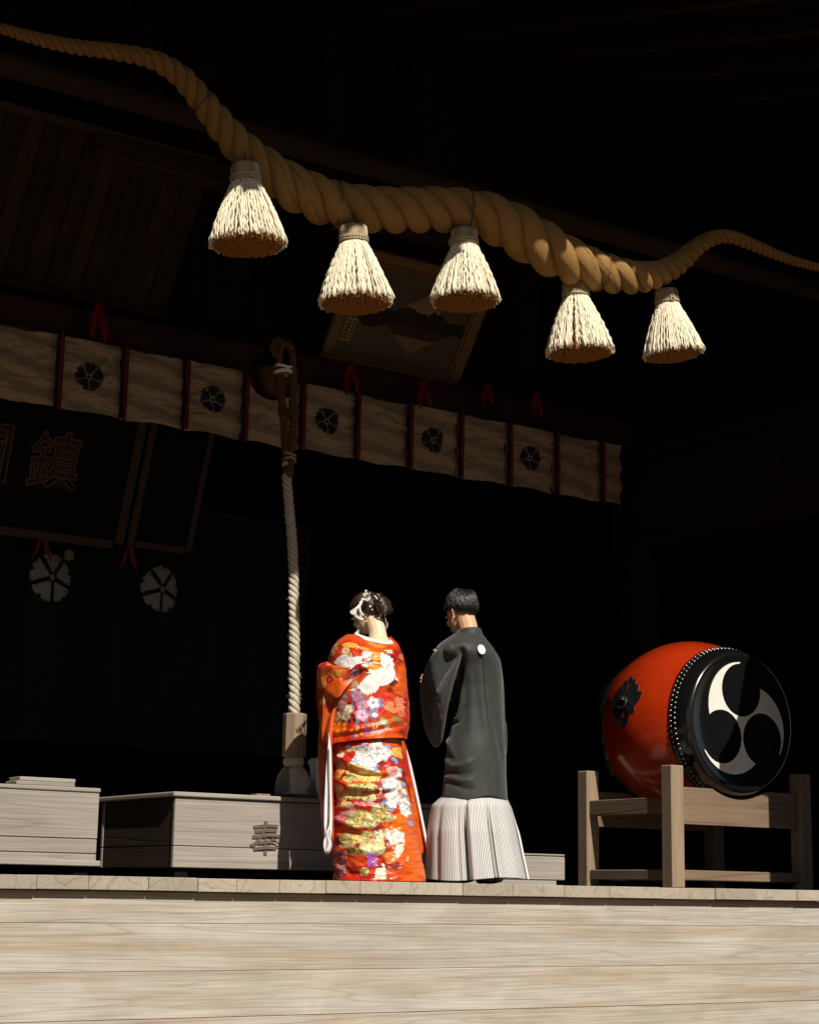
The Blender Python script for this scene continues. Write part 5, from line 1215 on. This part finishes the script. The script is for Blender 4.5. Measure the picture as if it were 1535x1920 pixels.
# ------------------------------------------------------------------ groom
HR = [(1190, 850, 906), (1197, 841, 912), (1205, 828, 918), (1214, 818, 925), (1228, 814, 933), (1250, 836, 939), (1290, 850, 943), (1330, 851, 944), (1370, 845, 945), (1400, 839, 947), (1440, 835, 949), (1500, 829, 953)]
PR = [(1470, 846, 942), (1490, 832, 948), (1512, 808, 957), (1560, 800, 968), (1610, 798, 978), (1651, 797, 986)]
GH, GP = Garment(HR, .30, 1.06, .90), Garment(PR, .33, 1.05, .95)
b = NB('striped_hakama'); uv_ = b.n('UVMap'); sp_ = b.n('SeparateXYZ'); b.l(uv_.outputs[0], sp_.inputs[0])
s_ = b.math('SINE', b.math('MULTIPLY', sp_.outputs[0], 2*math.pi/.0100)); st_ = b.ramp(s_, [(0.0, (.80, .78, .74)), (.45, (.76, .74, .70)), (.70, (.16, .155, .155)), (1, (.12, .12, .12))])
b.l(b.math('ADD', b.math('MULTIPLY', s_, .5), .5), st_.node.inputs[0]); b.base(st_); b.set(Roughness=.7, Specular_IOR_Level=.25, Sheen_Weight=.1); MT['hakama'] = b.m
def make_groom():
    c, m = GH.ring(1320); base = (c[0], .33, 0)
    pr = thing('person', 'groom with his back turned, black crested jacket over grey striped pleated trousers', 'person', base, 'wedding couple')
    hc = at(863, 1151, .385); hd = Head(hc, R(8), R(16), 1.0, R(-2))
    parts = hd.parts(); nb = at(878, 1192, .31)
    parts += [tp([hd.w((0, -.03, -.04)), (hd.w((0, -.036, -.09))+nb)/2+np.array([0, -.006, 0]), nb+np.array([0, 0, -.04])], [.058, .056, .064])]
    parts.append(ellV(nb+np.array([.0, .03, -.13]), (.13, .08, .09))); parts.append(ellV((base[0]+.02, .33, 1.05), (.10, .09, .28))); parts.append(ellV((base[0], .33, .80), (.14, .11, .16)))
    for sx in (-1, 1):
        parts.append(tp([(base[0]+.02+sx*.08, .33, .80), (base[0]+.03+sx*.10, .34, .45), (base[0]+.04+sx*.10, .33, .07)], [.085, .062, .038]))
        parts.append(tp([(base[0]+.04+sx*.10, .28, .045), (base[0]+.04+sx*.10, .38, .038), (base[0]+.04+sx*.10, .48, .025)], [.036, .036, .024]))
        sh = nb+np.array([-.02+sx*.15, .03, -.09]); el = np.array([base[0]-.03+sx*.155, .40, 1.08]); wr = np.array([base[0]-.11+sx*.045, .60, 1.10])
        parts.append(tp([sh, el, wr], [.050, .042, .028])); parts += hand(wr, (-sx*.45, .35, .55), sx, (0, -.3, 1), 1.0)
        P_ = catmull([sh*.6+el*.4+np.array([-sx*.01, 0, 0]), el, wr*.7+el*.3], 24); tube('inner_sleeve', P_, np.interp(np.linspace(0, 1, 24), [0, .3, 1], [.046, .056, .056]), MT['blackcloth'], pr, 14, False)
    fuse('body', parts, .0045, MT['skin'], pr, 5); eyes(hd, pr)
    # hair: dark cap and tapered locks falling away from the crown
    ax = np.array([.010, -.42, .90]); ax /= np.linalg.norm(ax); Q = np.array(Vector((0, 0, 1)).rotation_difference(Vector(ax)).to_matrix())
    az = np.linspace(0, 2*np.pi, 72, endpoint=False); back = lambda p: np.clip(np.sin(p), -1, 1)
    def lim(p):
        p = np.asarray(p); f = np.sin(p); sd = np.abs(np.cos(p))
        return np.where(f > 0, 1.75-.28*sd, 1.50+.20*np.clip(np.abs(f)-.6, 0, 1))
    al = np.linspace(.02, 1.0, 22); AL = al[:, None]*(lim(az)*.93)[None]; D_ = np.stack([np.sin(AL)*np.cos(az), np.sin(AL)*np.sin(az), np.cos(AL)], -1) @ Q.T
    RR = np.array([.086, .104, .097]); off = np.array([0, -.012, .022])
    add('hair_cap', hd.w((D_*RR+off).reshape(-1, 3)), gridF(22, 72, True), MT['hairb'], pr, True)
    A = Acc()
    for k in range(1900):
        p = rng.uniform(0, 2*np.pi); L_ = float(lim(p)); a0 = rng.uniform(.0, .75)*L_; a1 = min(a0+rng.uniform(.45, .75)*L_, L_*rng.uniform(.84, 1.10)); t = np.linspace(a0, a1, 9); f = np.linspace(0, 1, 9)
        pp = p+.35*t*.5+rng.uniform(-.32, .32)*f; D_ = np.stack([np.sin(t)*np.cos(pp), np.sin(t)*np.sin(pp), np.cos(t)], -1) @ Q.T
        lift = .004+rng.uniform(.006, .024)*np.sin(f*2.3)*np.clip(1.45-t, .25, 1)+(.014*(1-t/1.5).clip(0)*rng.uniform(.2, 1))
        A.add(*tubeVF(hd.w(D_*(RR+lift[:, None])+off), .0030*np.sin(np.linspace(.9, 3.05, 9))*rng.uniform(.5, 1.4), 5, flat=.5))
    for k in range(170):                                        # tousled tufts round the crown and sides
        p = rng.uniform(0, 2*np.pi); L_ = float(lim(p)); a0 = rng.uniform(.02, .55)*L_; a1 = a0+rng.uniform(.30, .55)*L_; t = np.linspace(a0, a1, 9); f = np.linspace(0, 1, 9)
        pp = p+rng.uniform(-.5, .5)*f; D_ = np.stack([np.sin(t)*np.cos(pp), np.sin(t)*np.sin(pp), np.cos(t)], -1) @ Q.T
        lift = .004+rng.uniform(.012, .026)*f*np.clip(1.55-t, .3, 1)
        A.add(*tubeVF(hd.w(D_*(RR+lift[:, None])+off), .0042*np.sin(np.linspace(.9, 3.1, 9))*rng.uniform(.5, 1.2), 5, flat=.45))
    A.build('hair_locks', MT['hairb'], pr)
    A = Acc()
    for k in range(2600):                                       # clipped nape and sides
        p = rng.uniform(0, 2*np.pi)
        if math.sin(p) > .55: continue
        t = float(lim(p))+(-.12+abs(rng.normal(0, .20)))*(1 if math.sin(p) < 0 else .5); D_ = np.array([math.sin(t)*math.cos(p), math.sin(t)*math.sin(p), math.cos(t)]) @ Q.T
        b0 = D_*np.array([.0795, .097, .0935])+off; A.add(*tubeVF(hd.w(np.array([b0, b0*1.015+np.array([0, 0, -.008])])), .0011, 3))
    A.build('clipped_hair', MT['hairb'], pr)
    def dH(PX, PY):
        d = .009*(fbm(PX*.03+1, PY*.012, 2)-.5)*2
        d += ridge(PX, PY, [(868, 1228), (864, 1262), (854, 1310), (846, 1350)], 7, -.060)+ridge(PX, PY, [(874, 1225), (868, 1280), (862, 1330)], 5, .012)
        d += ridge(PX, PY, [(846, 1352), (858, 1350), (868, 1325), (870, 1290)], 5, .012)+ridge(PX, PY, [(845, 1360), (862, 1358), (876, 1330)], 4, -.010)
        d += ridge(PX, PY, [(905, 1232), (908, 1300), (914, 1350), (922, 1400), (928, 1492)], 1.5, -.011)+ridge(PX, PY, [(898, 1260), (906, 1330), (918, 1400)], 7, .008)
        d += ridge(PX, PY, [(835, 1425), (850, 1440), (870, 1438), (886, 1430)], 6, .014)+ridge(PX, PY, [(838, 1448), (862, 1456), (884, 1450)], 5, -.014)+ridge(PX, PY, [(840, 1470), (864, 1478), (888, 1480)], 5, -.012)+ridge(PX, PY, [(838, 1462), (870, 1466), (886, 1464)], 4, .010)
        d += ridge(PX, PY, [(835, 1385), (846, 1400), (856, 1425)], 5, .014)+ridge(PX, PY, [(930, 1350), (938, 1400), (944, 1440)], 5, -.010)+ridge(PX, PY, [(880, 1230), (884, 1300), (882, 1380)], 9, .008)+ridge(PX, PY, [(845, 1215), (840, 1240), (846, 1275)], 6, .010)
        return d
    GH.build('haori_jacket', 1190, 1498, 240, 300, MT['haori'], pr, dH, None, slope=lambda PX, PY: np.clip((PY-1440)/50, 0, 1)*.012*np.sin(PX*.07))
    def dP(PX, PY):
        px_ = np.where(PX > 1000, PX-400, PX); r_ = (px_-GP.mid(PY))/GP.half(PY); far = PX > 1000     # pleats run straight down the cloth
        k = np.clip((PY-1492)/70, 0, 1); d = np.zeros(PX.shape)
        for c_, w_, h in ((-.13, .05, -.070), (-.03, .09, .010), (.20, .20, .012), (.415, .03, -.034), (.50, .06, .008), (.66, .09, -.009), (.80, .08, .006), (-.55, .25, .010), (-.74, .06, -.012), (-.30, .05, -.008)):
            d = d+h*np.exp(-((r_-c_)/w_)**2)
        d = np.where(far, .02*np.sin(r_*14), d)
        return d*k+.006*(fbm(PX*.02, PY*.012, 2)-.5)
    hk = GP.build('hakama_trousers', 1472, 1649, 150, 420, MT['hakama'], pr, dP, None, slope=lambda PX, PY: np.clip((PY-1600)/50, 0, 1)*.012*np.sin((np.where(PX > 1000, PX-400, PX)-900)*.03))
    hk['label'] = 'grey and white striped pleated trousers'
    # crest, collar
    p, n = GH.surf(903, 1223, .0075); n = n+np.array([0, 0, .25]); n /= np.linalg.norm(n); e1 = np.cross([0, 0, 1], n); e1 /= np.linalg.norm(e1); e2 = np.cross(n, e1)
    V = [p+n*.0008]+[p+e1*.026*math.cos(a)+e2*.029*math.sin(a) for a in np.linspace(0, 2*np.pi, 36, endpoint=False)]
    V += [v_-n*.0035 for v_ in V[1:]]
    add('back_crest', V, [[0, 1+i, 1+(i+1) % 36] for i in range(36)]+[[1+i, 37+i, 37+(i+1) % 36, 1+(i+1) % 36] for i in range(36)], MT['whitecloth'], pr, False)
    n_ = 120; a = np.linspace(R(-165), R(165), n_); cc = at(879, 1192, .315); f = (np.abs(a)/R(165))
    ringp = lambda r_, z: cc+np.stack([np.sin(a)*r_, -np.cos(a)*r_, z-.030*f**1.5+0*a], 1)
    G = np.stack([ringp(.060, -.02), ringp(.064, .040), ringp(.068, .044), ringp(.073, .038), ringp(.083, .0), ringp(.088, -.018), ringp(.080, -.022), ringp(.076, -.028), ringp(.088, -.030), ringp(.094, -.045)], 0)
    add('collar', G.reshape(-1, 3), gridF(10, n_), MT['haori'], pr, True)
    def ol(L): return [(*at(x, y, s_), x, y) for x, y, s_ in L]
    pillow('sleeve', ol([(856, 1209, .26), (832, 1213, .27), (812, 1226, .32), (798, 1252, .42), (788, 1290, .50), (791, 1330, .52), (798, 1372, .50), (810, 1397, .42), (823, 1399, .30), (830, 1372, .235), (837, 1330, .205), (846, 1290, .19), (858, 1250, .185), (865, 1222, .21)]), .030, MT['haori'], pr, 26, 180, .012, 5)
    pillow('sleeve', ol([(925, 1216, .30), (938, 1240, .33), (944, 1290, .38), (946, 1345, .40), (949, 1362, .40), (950, 1400, .41), (946, 1422, .42), (936, 1425, .42), (928, 1350, .42), (922, 1260, .40)]), .030, MT['haori'], pr, 22, 140, .008, 6)
    for sx in (-1, 1):
        o = np.array([base[0]+.04+sx*.10, .36, 0]); A = Acc()
        V, F = ellV(o+np.array([0, .02, .030]), (.044, .125, .0285), n=12); add('white_sock', V, F, MT['whitecloth'], pr, True)
    return pr
make_groom()
